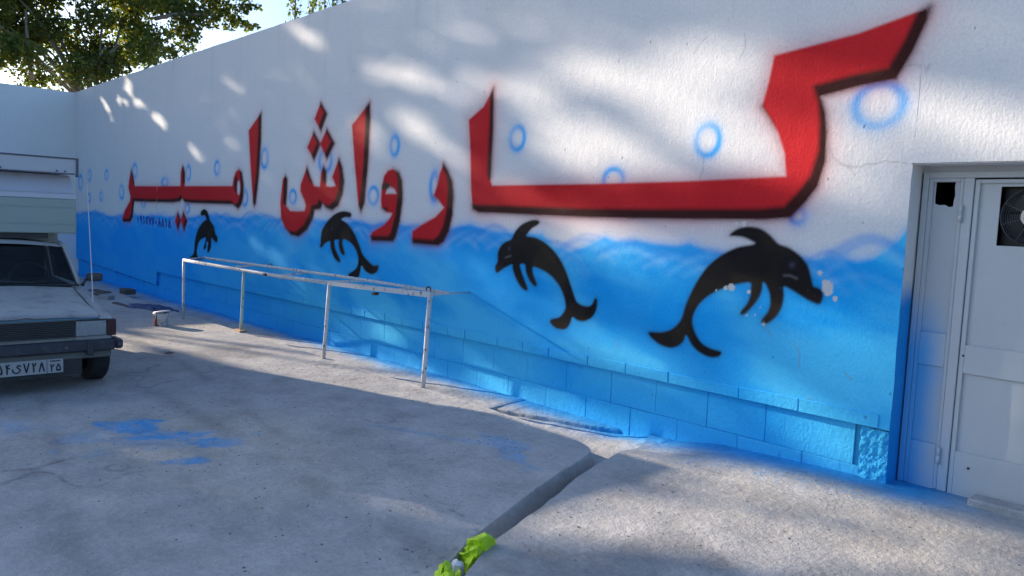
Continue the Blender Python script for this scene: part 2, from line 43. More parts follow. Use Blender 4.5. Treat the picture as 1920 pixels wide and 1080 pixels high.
CLOTH = [[[[-2.9596,2.578,-0.02],[-2.8812,2.6226,0.035],[-2.8097,2.5712,0.045],[-2.8458,2.6678,0.0],[-2.8147,2.5237,0.04],[-2.8588,2.6855,-0.03],[-2.815,2.5833,-0.015],[-2.8336,2.5502,0.0],[-2.898,2.5454,-0.005],[-3.0254,2.6042,-0.1],[-2.9251,2.5824,-0.04],[-3.0023,2.6097,-0.1],[-2.9596,2.578,-0.19],[-2.8812,2.6226,-0.19],[-2.8458,2.6678,-0.19],[-2.8588,2.6855,-0.19],[-2.815,2.5833,-0.19],[-2.8336,2.5502,-0.19],[-3.0254,2.6042,-0.19],[-2.9251,2.5824,-0.19],[-3.0023,2.6097,-0.19],[-3.0106,2.5515,-0.11],[-2.8946,2.529,-0.055],[-2.8368,2.4922,-0.02],[-2.9116,2.504,-0.07],[-2.9189,2.5654,-0.05],[-2.8079,2.4902,0.0],[-2.8853,2.5679,-0.025],[-2.7931,2.5066,0.01],[-2.8559,2.6079,-0.03],[-2.8092,2.5418,-0.015],[-2.8993,2.5299,-0.075],[-3.0053,2.5479,-0.125],[-2.8343,2.5047,-0.035],[-2.8023,2.5002,-0.02],[-3.0106,2.5515,-0.19],[-2.8946,2.529,-0.19],[-2.9189,2.5654,-0.19],[-2.8853,2.5679,-0.19],[-2.8559,2.6079,-0.19],[-2.8092,2.5418,-0.19],[-2.8993,2.5299,-0.19],[-3.0053,2.5479,-0.19],[-2.8343,2.5047,-0.19],[-2.8023,2.5002,-0.19],[-2.9478,2.5411,-0.13],[-2.9039,2.5303,-0.085],[-2.8608,2.5446,-0.06],[-2.796,2.4821,-0.04],[-2.8007,2.4538,-0.06],[-2.9478,2.5411,-0.19],[-2.9039,2.5303,-0.19],[-2.8608,2.5446,-0.19],[-2.796,2.4821,-0.19],[-2.8007,2.4538,-0.19]],[[0,1,2],[1,3,2],[0,2,4],[2,3,5,6],[2,6,7,4],[0,4,8],[0,8,9],[8,4,7,10],[8,10,11,9],[1,0,12,13],[3,1,13,14],[5,3,14,15],[6,5,15,16],[7,6,16,17],[0,9,18,12],[10,7,17,19],[11,10,19,20],[9,11,20,18],[21,22,23,24],[22,25,26,23],[25,27,28,26],[27,29,30,28],[24,23,31,32],[21,24,32],[23,26,33,31],[26,28,34,33],[28,30,34],[22,21,35,36],[25,22,36,37],[27,25,37,38],[29,27,38,39],[30,29,39,40],[32,31,41,42],[21,32,42,35],[31,33,43,41],[33,34,44,43],[34,30,40,44],[45,46,47,48,49],[46,45,50,51],[47,46,51,52],[48,47,52,53],[49,48,53,54],[45,49,54,50]]],[[[-2.7464,2.2624,0.03],[-2.8633,2.3038,-0.06],[-2.7808,2.2594,-0.02],[-2.7374,2.2449,0.02],[-2.9153,2.3099,-0.13],[-2.7616,2.2349,-0.05],[-2.7917,2.2876,-0.05],[-2.6747,2.2205,0.01],[-2.7345,2.2838,-0.01],[-2.7788,2.3104,-0.01],[-2.6728,2.2127,-0.01],[-2.6751,2.2435,-0.02],[-2.7662,2.3339,-0.06],[-2.8627,2.2705,-0.15],[-2.6624,2.1638,-0.04],[-2.6074,2.1679,-0.02],[-2.6584,2.2533,-0.06],[-2.7464,2.2624,-0.19],[-2.8633,2.3038,-0.19],[-2.9153,2.3099,-0.19],[-2.7345,2.2838,-0.19],[-2.7788,2.3104,-0.19],[-2.6751,2.2435,-0.19],[-2.7662,2.3339,-0.19],[-2.8627,2.2705,-0.19],[-2.6624,2.1638,-0.19],[-2.6074,2.1679,-0.19],[-2.6584,2.2533,-0.19],[-2.7935,2.3501,-0.09],[-2.8171,2.3953,-0.08],[-2.7517,2.3645,-0.05],[-2.7021,2.3106,-0.05],[-2.6435,2.2627,-0.06],[-2.6584,2.2533,-0.06],[-2.7935,2.3501,-0.19],[-2.8171,2.3953,-0.19],[-2.7517,2.3645,-0.19],[-2.7021,2.3106,-0.19],[-2.6435,2.2627,-0.19],[-2.6584,2.2533,-0.19]],[[0,1,2,3],[1,4,5,2],[3,2,6],[0,3,6,7,8,9],[6,2,5,10],[7,6,10,11,12,8],[4,13,14,5],[5,14,15,10],[10,15,16,11],[1,0,17,18],[4,1,18,19],[9,8,20,21],[0,9,21,17],[12,11,22,23],[8,12,23,20],[13,4,19,24],[14,13,24,25],[15,14,25,26],[16,15,26,27],[11,16,27,22],[28,29,30,31],[28,31,32,33],[29,28,34,35],[30,29,35,36],[31,30,36,37],[32,31,37,38],[33,32,38,39],[28,33,39,34]]],[[[-2.9362,2.4512,-0.11],[-2.8991,2.4349,-0.07],[-2.881,2.4391,-0.06],[-2.8336,2.4053,-0.045],[-2.8168,2.3709,-0.05],[-2.8616,2.3973,-0.08],[-2.8496,2.4404,-0.06],[-2.8362,2.4491,-0.07],[-2.7826,2.3964,-0.06],[-2.7821,2.3727,-0.05],[-2.9362,2.4512,-0.19],[-2.8991,2.4349,-0.19],[-2.881,2.4391,-0.19],[-2.8336,2.4053,-0.19],[-2.8168,2.3709,-0.19],[-2.8616,2.3973,-0.19],[-2.8496,2.4404,-0.19],[-2.8362,2.4491,-0.19],[-2.7826,2.3964,-0.19],[-2.7821,2.3727,-0.19]],[[0,1,2,3,4,5],[3,6,7,8,9,4],[1,0,10,11],[2,1,11,12],[3,2,12,13],[5,4,14,15],[0,5,15,10],[6,3,13,16],[7,6,16,17],[8,7,17,18],[9,8,18,19],[4,9,19,14]]]]

D = 5.347           # the mural wall stands at y = D
XC = -21.6          # inner corner with the side wall
WTOP = 4.38
RNG = np.random.RandomState(7)
rnd = random.Random(11)

# ------------------------------------------------------------------ helpers
def tag(o, label=None, cat=None, group=None, kind=None):
    if label: o['label'] = label
    if cat: o['category'] = cat
    if group: o['group'] = group
    if kind: o['kind'] = kind
    return o

def empty(name, loc=(0, 0, 0)):
    o = bpy.data.objects.new(name, None); C.objects.link(o); o.location = loc; o.empty_display_size = 0.1
    return o

def mobj(name, verts, faces, mat, parent=None, smooth=False, col=None, loc=None):
    me = bpy.data.meshes.new(name)
    me.from_pydata([tuple(map(float, v)) for v in verts], [], [tuple(map(int, f)) for f in faces])
    if col is not None: set_col(me, col)
    if smooth: me.polygons.foreach_set('use_smooth', np.ones(len(me.polygons), bool))
    me.materials.append(mat); me.update()
    o = bpy.data.objects.new(name, me); C.objects.link(o)
    if parent: o.parent = parent
    if loc: o.location = loc
    return o

def set_col(me, col):
    a = me.color_attributes.new('paint', 'FLOAT_COLOR', 'POINT')
    c = np.ones((len(me.vertices), 4), np.float32); c[:, :3] = np.asarray(col, np.float32)
    a.data.foreach_set('color', c.ravel())

def quads_obj(name, V, Q, mat, parent=None, smooth=True, col=None):
    """fast mesh from numpy: V (n,3), Q (m,4)"""
    me = bpy.data.meshes.new(name)
    me.vertices.add(len(V)); me.vertices.foreach_set('co', np.asarray(V, np.float32).ravel())
    m = len(Q); me.loops.add(m*4); me.loops.foreach_set('vertex_index', np.asarray(Q, np.int32).ravel())
    me.polygons.add(m); me.polygons.foreach_set('loop_start', np.arange(0, m*4, 4, dtype=np.int32))
    me.polygons.foreach_set('use_smooth', np.full(m, smooth))
    me.update(calc_edges=True)
    if col is not None: set_col(me, col)
    me.materials.append(mat)
    o = bpy.data.objects.new(name, me); C.objects.link(o)
    if parent: o.parent = parent
    return o

class MB:
    """collects shapes for ONE mesh"""
    def __init__(s): s.v = []; s.f = []
    def add(s, v, f):
        n = len(s.v); s.v += [tuple(p) for p in v]; s.f += [tuple(i+n for i in q) for q in f]; return s
    def box(s, x0, x1, y0, y1, z0, z1, bev=0.0):
        if bev <= 0:
            v = [(x, y, z) for x in (x0, x1) for y in (y0, y1) for z in (z0, z1)]
            return s.add(v, [(0, 1, 3, 2), (4, 6, 7, 5), (0, 4, 5, 1), (2, 3, 7, 6), (0, 2, 6, 4), (1, 5, 7, 3)])
        b = bev; V = []
        for x, bx in ((x0, b), (x1, -b)):
            for y, by in ((y0, b), (y1, -b)):
                for z, bz in ((z0, b), (z1, -b)):
                    V += [(x, y+by, z+bz), (x+bx, y, z+bz), (x+bx, y+by, z)]
        def i(a, c, e, k): return (a*4+c*2+e)*3+k
        F = []
        for a in (0, 1): F.append([i(a, 0, 0, 0), i(a, 1, 0, 0), i(a, 1, 1, 0), i(a, 0, 1, 0)][::(-1 if a == 0 else 1)])
        for c in (0, 1): F.append([i(0, c, 0, 1), i(1, c, 0, 1), i(1, c, 1, 1), i(0, c, 1, 1)][::(1 if c == 0 else -1)])
        for e in (0, 1): F.append([i(0, 0, e, 2), i(1, 0, e, 2), i(1, 1, e, 2), i(0, 1, e, 2)][::(-1 if e == 0 else 1)])
        for c in (0, 1):
            for e in (0, 1):
                F.append([i(0, c, e, 1), i(1, c, e, 1), i(1, c, e, 2), i(0, c, e, 2)])
        for a in (0, 1):
            for e in (0, 1):
                F.append([i(a, 0, e, 0), i(a, 1, e, 0), i(a, 1, e, 2), i(a, 0, e, 2)])
            for c in (0, 1):
                F.append([i(a, c, 0, 0), i(a, c, 1, 0), i(a, c, 1, 1), i(a, c, 0, 1)])
        for a in (0, 1):
            for c in (0, 1):
                for e in (0, 1): F.append([i(a, c, e, 0), i(a, c, e, 1), i(a, c, e, 2)])
        return s.add(V, F)
    def tube(s, pts, rad, n=8, cap=True):
        pts = [Vector(p) for p in pts]; m = len(pts)
        rad = [rad]*m if isinstance(rad, (int, float)) else rad
        base = len(s.v); up = Vector((0.13, 0.2, 1)).normalized()
        for k in range(m):
            t = (pts[min(k+1, m-1)]-pts[max(k-1, 0)]).normalized()
            a = t.cross(up)
            if a.length < 0.05: a = t.cross(Vector((1, 0, 0)))
            a.normalize(); b = t.cross(a)
            for j in range(n):
                w = 2*math.pi*j/n; s.v.append(tuple(pts[k]+rad[k]*(a*math.cos(w)+b*math.sin(w))))
        for k in range(m-1):
            for j in range(n):
                s.f.append((base+k*n+j, base+k*n+(j+1) % n, base+(k+1)*n+(j+1) % n, base+(k+1)*n+j))
        if cap:
            s.f.append(tuple(base+j for j in range(n))[::-1]); s.f.append(tuple(base+(m-1)*n+j for j in range(n)))
        return s
    def bar(s, p, q, w, h):
        """square-section bar from p to q"""
        p, q = Vector(p), Vector(q); t = (q-p).normalized(); up = Vector((0, 0, 1))
        a = t.cross(up)
        if a.length < 0.05: a = Vector((0, 1, 0))
        a.normalize(); b = a.cross(t)
        v = [tuple(c+a*sx*w/2+b*sz*h/2) for c in (p, q) for sx, sz in ((-1, -1), (1, -1), (1, 1), (-1, 1))]
        return s.add(v, [(3, 2, 1, 0), (4, 5, 6, 7), (0, 1, 5, 4), (1, 2, 6, 5), (2, 3, 7, 6), (3, 0, 4, 7)])
    def lathe(s, prof, cx=0, cy=0, n=20, axis='z'):
        base = len(s.v); m = len(prof)
        for r, h in prof:
            for j in range(n):
                w = 2*math.pi*j/n
                if axis == 'z': s.v.append((cx+r*math.cos(w), cy+r*math.sin(w), h))
                else: s.v.append((cx+r*math.cos(w), h, cy+r*math.sin(w)))       # axis y: cy is height
        for k in range(m-1):
            for j in range(n):
                s.f.append((base+k*n+j, base+k*n+(j+1) % n, base+(k+1)*n+(j+1) % n, base+(k+1)*n+j))
        return s
    def shift(s, dx, dy, dz): s.v = [(x+dx, y+dy, z+dz) for x, y, z in s.v]; return s
    def build(s, name, mat, parent=None, smooth=False, loc=None, col=None): return mobj(name, s.v, s.f, mat, parent, smooth, col, loc)

# numpy value noise
def _h(ix, iy, seed):
    n = (ix.astype(np.int64)*374761393+iy.astype(np.int64)*668265263+seed*974634777) & 0x7fffffff
    n = ((n ^ (n >> 13))*1274126177) & 0x7fffffff
    return ((n ^ (n >> 16)) & 0xffff)/65535.0
def vnoise(x, y, seed=0):
    x = np.asarray(x, float); y = np.asarray(y, float)
    ix, iy = np.floor(x), np.floor(y); fx, fy = x-ix, y-iy
    fx = fx*fx*(3-2*fx); fy = fy*fy*(3-2*fy)
    a, b = _h(ix, iy, seed), _h(ix+1, iy, seed); c, d = _h(ix, iy+1, seed), _h(ix+1, iy+1, seed)
    return (a+(b-a)*fx)*(1-fy)+(c+(d-c)*fx)*fy
def fbm(x, y, seed=0, o=4):
    t = 0; a = 0.5
    for k in range(o): t = t+a*vnoise(x*2**k, y*2**k, seed+k*17); a *= 0.5
    return t/(1-0.5**o)
def sstep(a, b, x):
    t = np.clip((x-a)/(b-a), 0, 1); return t*t*(3-2*t)
def sdf(P, X, Z):
    """signed distance to a closed polygon, negative inside"""
    P = np.asarray(P); d2 = np.full(X.shape, 1e9); ins = np.zeros(X.shape, bool); n = len(P)
    for k in range(n):
        ax, az = P[k]; bx, bz = P[(k+1) % n]; ex, ez = bx-ax, bz-az
        t = np.clip(((X-ax)*ex+(Z-az)*ez)/(ex*ex+ez*ez+1e-12), 0, 1)
        d2 = np.minimum(d2, (X-ax-t*ex)**2+(Z-az-t*ez)**2)
        if az != bz:
            c = ((az > Z) != (bz > Z)) & (X < ex*(Z-az)/ez+ax); ins ^= c
    d = np.sqrt(d2); return np.where(ins, -d, d)
def pdist(P, X, Z):
    P = np.asarray(P); d2 = np.full(X.shape, 1e9)
    for k in range(len(P)-1):
        ax, az = P[k]; ex, ez = P[k+1][0]-ax, P[k+1][1]-az
        t = np.clip(((X-ax)*ex+(Z-az)*ez)/(ex*ex+ez*ez+1e-12), 0, 1)
        d2 = np.minimum(d2, (X-ax-t*ex)**2+(Z-az-t*ez)**2)
    return np.sqrt(d2)
def catmull(P, m=4):
    P = np.asarray(P); n = len(P); out = []
    for k in range(n):
        p0, p1, p2, p3 = P[k-1], P[k], P[(k+1) % n], P[(k+2) % n]
        for j in range(m):
            t = j/m
            out.append(0.5*((2*p1)+(p2-p0)*t+(2*p0-5*p1+4*p2-p3)*t*t+(3*p1-p0-3*p2+p3)*t**3))
    return np.array(out)

# ------------------------------------------------------------------ materials
def nmat(name):
    m = bpy.data.materials.new(name); m.use_nodes = True
    nt = m.node_tree; return m, nt, nt.nodes['Principled BSDF']
def nd(nt, typ, **kw):
    n = nt.nodes.new(typ)
    for k, v in kw.items(): setattr(n, k, v)
    return n
def noise(nt, vec, scale, detail=4, rough=0.55):
    n = nd(nt, 'ShaderNodeTexNoise'); n.inputs['Scale'].default_value = scale; n.inputs['Detail'].default_value = detail; n.inputs['Roughness'].default_value = rough
    nt.links.new(vec, n.inputs['Vector']); return n.outputs['Fac']
def ramp(nt, fac, stops):
    r = nd(nt, 'ShaderNodeValToRGB'); e = r.color_ramp.elements
    while len(e) < len(stops): e.new(0.5)
    for i, (p, c) in enumerate(stops):
        e[i].position = p; e[i].color = (*c, 1) if hasattr(c, '__len__') else (c, c, c, 1)
    nt.links.new(fac, r.inputs['Fac']); return r.outputs['Color']
def mixc(nt, fac, a, b, mode='MIX'):
    m = nd(nt, 'ShaderNodeMix', data_type='RGBA', blend_type=mode)
    for s, v in ((0, fac), (6, a), (7, b)):
        if hasattr(v, 'is_output'): nt.links.new(v, m.inputs[s])
        else: m.inputs[s].default_value = (*v, 1) if hasattr(v, '__len__') else v
    return m.outputs[2]
def mth(nt, op, a, b=0.0, clamp=False):
    m = nd(nt, 'ShaderNodeMath', operation=op, use_clamp=clamp)
    for s, v in ((0, a), (1, b)):
        if hasattr(v, 'is_output'): nt.links.new(v, m.inputs[s])
        else: m.inputs[s].default_value = v
    return m.outputs[0]
def pos(nt, sc_=(1, 1, 1)):
    g = nd(nt, 'ShaderNodeNewGeometry'); m = nd(nt, 'ShaderNodeMapping'); m.inputs['Scale'].default_value = sc_
    nt.links.new(g.outputs['Position'], m.inputs['Vector']); return m.outputs[0]
def bump(nt, h, dist, strength=1.0, prev=None):
    b = nd(nt, 'ShaderNodeBump'); b.inputs['Distance'].default_value = dist; b.inputs['Strength'].default_value = strength
    nt.links.new(h, b.inputs['Height'])
    if prev: nt.links.new(prev, b.inputs['Normal'])
    return b.outputs[0]

def painted_plaster(name, rough_amt):
    m, nt, p = nmat(name); P = pos(nt, (1.0, 1.0, 0.7))
    at = nd(nt, 'ShaderNodeAttribute', attribute_name='paint')
    n2 = noise(nt, P, 55, 3, 0.65); h1 = noise(nt, P, 9, 4, 0.6)
    v = nd(nt, 'ShaderNodeTexVoronoi'); v.inputs['Scale'].default_value = 5.0; nt.links.new(P, v.inputs['Vector'])      # sparse pits
    pit = ramp(nt, v.outputs['Distance'], [(0.03, 1.0), (0.055, 0.0)])
    c = mixc(nt, 1.0, at.outputs['Color'], ramp(nt, n2, [(0.35, 0.93), (0.65, 1.03)]), 'MULTIPLY')
    c = mixc(nt, mth(nt, 'MULTIPLY', pit, 0.35), c, (0.05, 0.06, 0.09))
    nt.links.new(c, p.inputs['Base Color']); p.inputs['Roughness'].default_value = 0.7; p.inputs['Specular IOR Level'].default_value = 0.12
    h = mth(nt, 'ADD', mth(nt, 'MULTIPLY', h1, 0.0065), mth(nt, 'MULTIPLY', n2, 0.0045)); h = mth(nt, 'ADD', h, mth(nt, 'MULTIPLY', pit, -0.004))
    nt.links.new(bump(nt, h, rough_amt), p.inputs['Normal']); return m
M_MURAL = painted_plaster('painted_plaster', 0.65)
M_BLOCK = painted_plaster('painted_block', 1.2)

def simple(name, col, rough=0.6, metal=0.0, var=0.12, nscale=8, bmp=0.0, bscale=40, dirt=None):
    m, nt, p = nmat(name); g = nd(nt, 'ShaderNodeNewGeometry'); P = g.outputs['Position']
    n1 = noise(nt, P, nscale, 5)
    c = mixc(nt, n1, tuple(x*(1-var) for x in col), tuple(min(1, x*(1+var)) for x in col))
    if dirt:
        f = ramp(nt, noise(nt, P, dirt[1], 6, 0.65), [(dirt[2], 0.0), (dirt[2]+0.12, 1.0)])
        c = mixc(nt, mth(nt, 'MULTIPLY', f, dirt[3]), c, dirt[0])
    nt.links.new(c, p.inputs['Base Color']); p.inputs['Roughness'].default_value = rough; p.inputs['Metallic'].default_value = metal
    if bmp: nt.links.new(bump(nt, noise(nt, P, bscale, 4), bmp), p.inputs['Normal'])
    return m

def concrete(name):
    m, nt, p = nmat(name); P = pos(nt)
    at = nd(nt, 'ShaderNodeAttribute', attribute_name='paint')
    n1 = noise(nt, P, 3.0, 6, 0.65); n2 = noise(nt, P, 26, 4, 0.65); n3 = noise(nt, P, 130, 3, 0.6)
    c = mixc(nt, 1.0, at.outputs['Color'], ramp(nt, n1, [(0.3, 0.78), (0.72, 1.14)]), 'MULTIPLY')
    c = mixc(nt, 1.0, c, ramp(nt, n2, [(0.3, 0.86), (0.7, 1.09)]), 'MULTIPLY')
    c = mixc(nt, 1.0, c, ramp(nt, n3, [(0.30, 0.80), (0.47, 1.0), (0.7, 1.04)]), 'MULTIPLY')
    # small dark pits and crumbs
    Pq = pos(nt, (1, 1.6, 1)); v = nd(nt, 'ShaderNodeTexVoronoi'); v.inputs['Scale'].default_value = 9; nt.links.new(Pq, v.inputs['Vector'])
    pit = mth(nt, 'MULTIPLY', ramp(nt, v.outputs['Distance'], [(0.06, 1.0), (0.12, 0.0)]), ramp(nt, noise(nt, P, 2.2, 2), [(0.5, 0.0), (0.6, 1.0)]))
    c = mixc(nt, mth(nt, 'MULTIPLY', pit, 0.45), c, (0.05, 0.055, 0.065))
    nt.links.new(c, p.inputs['Base Color']); p.inputs['Roughness'].default_value = 0.85; p.inputs['Specular IOR Level'].default_value = 0.25
    h = mth(nt, 'ADD', mth(nt, 'MULTIPLY', n1, 0.02), mth(nt, 'MULTIPLY', n2, 0.008)); h = mth(nt, 'ADD', h, mth(nt, 'MULTIPLY', n3, 0.003)); h = mth(nt, 'SUBTRACT', h, mth(nt, 'MULTIPLY', pit, 0.004))
    nt.links.new(bump(nt, h, 1.0), p.inputs['Normal']); return m
M_CONC = concrete('worn_concrete')
M_WHITEW = simple('whitewashed_render', (0.74, 0.74, 0.73), 0.75, 0, 0.06, 2, 0.006, 30)
M_DARK = simple('dark_void', (0.012, 0.012, 0.014), 0.8)

# ================================================================== THE SETTING: ground, slabs, drain
def conc_col(X, Y, base=(0.445, 0.43, 0.415)):
    """albedo of the yard concrete: dust, stains, spilt and oversprayed blue paint"""
    n = fbm(X*0.7, Y*0.7, 3, 5); k = 0.86+0.3*n
    col = np.stack([base[i]*k for i in range(3)], -1)
    warm = fbm(X*0.45+9, Y*0.45, 8, 4)                                   # sandy dust
    w = sstep(0.5, 0.72, warm)[..., None]*0.55
    col = col*(1-w)+np.array([0.53, 0.47, 0.39])*w
    st = sstep(0.60, 0.75, fbm(X*1.3, Y*2.1, 21, 5))[..., None]*0.28      # dark damp stains
    col = col*(1-st)+np.array([0.24, 0.245, 0.25])*st
    tyre = np.zeros(X.shape)
    for y0, a, w in ((0.9, 0.05, 0.09), (2.35, 0.05, 0.09), (1.55, -0.12, 0.07), (3.0, -0.10, 0.07)):      # faint tyre tracks along the yard
        tyre = np.maximum(tyre, np.exp(-((Y-y0-a*(X+8)-0.12*np.sin(X*0.6))/w)**2)*sstep(0.35, 0.65, fbm(X*1.5, Y*3, 55, 3)))
    col = col*(1-0.22*tyre[..., None])
    oil = sstep(0.66, 0.76, fbm(X*0.9+4, Y*0.9, 57, 4))[..., None]*0.45
    col = col*(1-oil)+np.array([0.20, 0.20, 0.205])*oil
    ck = np.abs(fbm(X*0.55+1, Y*0.55+5, 59, 4)-0.5); crack = np.exp(-(ck/0.0022)**2)*sstep(0.45, 0.6, fbm(X*0.8, Y*0.8+3, 60, 2))
    col = col*(1-0.45*crack[..., None])
    blue = np.array([0.0, 0.33, 0.72])
    def patch(cx, cy, rx, ry, a, amt, seed):
        c, s = math.cos(a), math.sin(a); u = ((X-cx)*c+(Y-cy)*s)/rx; v = (-(X-cx)*s+(Y-cy)*c)/ry
        r = np.sqrt(u*u+v*v)+1.7*(fbm(X*4.5, Y*4.5, seed, 5)-0.5)+0.5*(fbm(X*26, Y*26, seed+5, 2)-0.5)
        return (1-sstep(0.62, 1.0, r))*amt
    f = np.zeros(X.shape)
    for a in ((-6.40, 1.98, 0.30, 0.20, 0.3, 0.95, 31), (-5.95, 2.13, 0.62, 0.10, 1.05, 0.92, 32), (-5.62, 2.32, 0.34, 0.13, 0.7, 0.92, 33), (-5.32, 2.01, 0.17, 0.12, 0.6, 0.97, 34),
              (-6.0, 1.95, 0.6, 0.36, 0.9, 0.30, 35), (-6.3, 1.62, 0.30, 0.22, 0.2, 0.35, 39), (-7.0, 1.15, 0.5, 0.2, 0.9, 0.3, 36), (-4.25, 4.0, 0.34, 0.14, -0.2, 0.45, 37), (-3.85, 3.8, 0.22, 0.1, -0.3, 0.5, 38), (-4.7, 3.7, 0.7, 0.05, 0.4, 0.3, 40)):
        f = np.maximum(f, patch(*a))
    # flecks near the wall
    fl = sstep(0.70, 0.74, vnoise(X*34, Y*46, 51))*sstep(0.40, 0.55, fbm(X*2, Y*2, 52, 3))*np.exp(-np.maximum(0, 5.0-Y)/0.35)*(X > -5.5)*(X < -1.5)
    f = np.maximum(f, 0.6*fl)
    # overspray that feathers out from the foot of the wall
    reach = 0.10+0.20*fbm(X*1.4, Y*0+2, 61, 3)
    d = np.maximum(0, D-Y); ov = np.exp(-(d/np.where(X > -3.9, reach*1.15, reach*0.95))**2)*0.93
    ov = np.where(X > -1.75, ov*np.exp(-((X+1.75)/0.35)**2), ov)
    f = np.maximum(f*(0.30+0.75*fbm(X*14, Y*14, 53, 3)), ov)[..., None]
    col = col*(1-f)+blue*f
    whit = patch(-6.25, 1.72, 0.14, 0.07, 0.2, 0.6, 71)[..., None]
    return col*(1-whit)+np.array([0.6, 0.6, 0.6])*whit

def rows(a, b, d0, d1, focus):
    """graded sample positions from a to b, spacing d0 near focus growing to d1 away"""
    out = [a]
    while out[-1] < b:
        t = min(1, abs(out[-1]-focus)/9.0); out.append(out[-1]+d0+(d1-d0)*t)
    out[-1] = b; return np.array(out)

def strip_grid(rowsY, lo, hi, spac, zf, name, skirt, mat=M_CONC, flip=False):
    """sheet whose rows run along x between lo(y) and hi(y), with a vertical skirt on chosen sides"""
    n = len(spac); V = []
    YY = np.repeat(rowsY[:, None], n, 1); lo_ = np.array([lo(y) for y in rowsY]); hi_ = np.array([hi(y) for y in rowsY])
    XX = lo_[:, None]+(hi_-lo_)[:, None]*spac[None, :]
    ZZ = zf(XX, YY); col = conc_col(XX, YY)
    if 'hi' in skirt or 'lo' in skirt or 'far' in skirt:
        pass
    m = len(rowsY)
    V = np.stack([XX, YY, ZZ], -1); 
    def ext(V, col, side):
        if side == 'hi':
            e1 = V[:, -1:].copy(); e1[..., 0] += 0.006; e1[..., 2] -= 0.008; e2 = V[:, -1:].copy(); e2[..., 0] += 0.085; e2[..., 2] = -0.30
            return np.concatenate([V, e1, e2], 1), np.concatenate([col, col[:, -1:], col[:, -1:]], 1)
        if side == 'lo':
            e1 = V[:, :1].copy(); e1[..., 0] -= 0.012; e1[..., 2] -= 0.014; e2 = V[:, :1].copy(); e2[..., 0] -= 0.025; e2[..., 2] = -0.34
            return np.concatenate([e2, e1, V], 1), np.concatenate([col[:, :1]*0.85, col[:, :1], col], 1)
        if side == 'far':
            e1 = V[-1:].copy(); e1[..., 1] += 0.012; e1[..., 2] -= 0.014; e2 = V[-1:].copy(); e2[..., 1] += 0.03; e2[..., 2] = -0.34
            return np.concatenate([V, e1, e2], 0), np.concatenate([col, col[-1:], col[-1:]*0.9], 0)
    for s_ in skirt: V, col = ext(V, col, s_)
    m, n = V.shape[:2]; idx = np.arange(m*n).reshape(m, n)
    Q = np.stack([idx[:-1, :-1], idx[:-1, 1:], idx[1:, 1:], idx[1:, :-1]], -1).reshape(-1, 4)
    o = quads_obj(name, V.reshape(-1, 3), Q, mat, None, False, col.reshape(-1, 3)); o['kind'] = 'structure'
    return o

LX = np.array([[9.0, -9], [0.9, -3.0], [-1.9, -0.2], [-2.55, 1.5], [-2.81, 2.194], [-3.06, 2.636], [-3.249, 3.172], [-3.55, 4.05], [-3.68, 4.40], [-3.78, 4.48], [-3.95, 4.545], [-4.3, 4.60], [-5.5, 4.66]])
RX = np.array([[9.4, -9], [1.1, -3.0], [-1.72, -0.2], [-2.36, 1.5], [-2.63, 2.25], [-2.88, 2.66], [-3.06, 3.17], [-3.31, 3.85], [-3.46, 4.30], [-3.56, 4.72], [-3.66, 4.95], [-3.80, 5.25], [-3.86, 5.45]])
Lf = lambda y: float(np.interp(y, LX[:, 1], LX[:, 0])) + 0.05*(float(fbm(np.array(y*2.3), np.array(3.0), 81, 5))-0.5)
Rf = lambda y: float(np.interp(y, RX[:, 1], RX[:, 0])) + 0.05*(float(fbm(np.array(y*2.3), np.array(9.0), 82, 5))-0.5)
def z_left(X, Y):
    dip = sstep(0.2, 1.0, (4.3-Y)/2.4)*0.05
    return -0.056-dip+0.012*(fbm(X*0.8, Y*0.8, 5, 4)-0.5)+0.006*(fbm(X*6, Y*6, 6, 3)-0.5)
def z_right(X, Y):
    return -0.07*sstep(0, 1, (-3.1-X)/0.6)*sstep(4.55, 5.0, Y)-0.05*sstep(0, 1, (-1.9-X)/1.7)-0.02*sstep(0, 1, (4.0-Y)/3)+0.012*(fbm(X*0.9, Y*0.9, 15, 4)-0.5)+0.007*(fbm(X*6, Y*6, 16, 3)-0.5)
u = np.concatenate([np.linspace(0, 0.40, 60, endpoint=False), np.linspace(0.40, 1, 380)])
strip_grid(np.concatenate([np.linspace(-9, 0.5, 50, endpoint=False), np.linspace(0.5, 4.66, 190)]), lambda y: XC+0.05, Lf, u, z_left, 'yard_slab', ['hi', 'far'])
u2 = np.concatenate([np.linspace(0, 0.42, 230, endpoint=False), np.linspace(0.42, 1, 40)])
strip_grid(np.concatenate([np.linspace(-9, 1.2, 40, endpoint=False), np.linspace(1.2, 5.6, 210)]), Rf, lambda y: max(6.0, Rf(y)+2), u2, z_right, 'doorway_slab', ['lo'])
# floor of the gutter along the wall and of the drain that crosses the yard
def z_gut(X, Y):
    shallow = -0.165+0.04*sstep(4.66, D, Y)+0.02*(fbm(X*3, Y*5, 25, 4)-0.5)
    deep = sstep(-5.42, -5.30, X)
    z = shallow*(1-deep)+(-0.195+0.02*(fbm(X*6, Y*6, 26, 4)-0.5))*deep
    bank = sstep(-4.2, -3.6, X)*sstep(4.75, 5.1, Y)
    return z*(1-bank)+(-0.115+0.03*(fbm(X*9, Y*9, 27, 4)-0.5))*bank
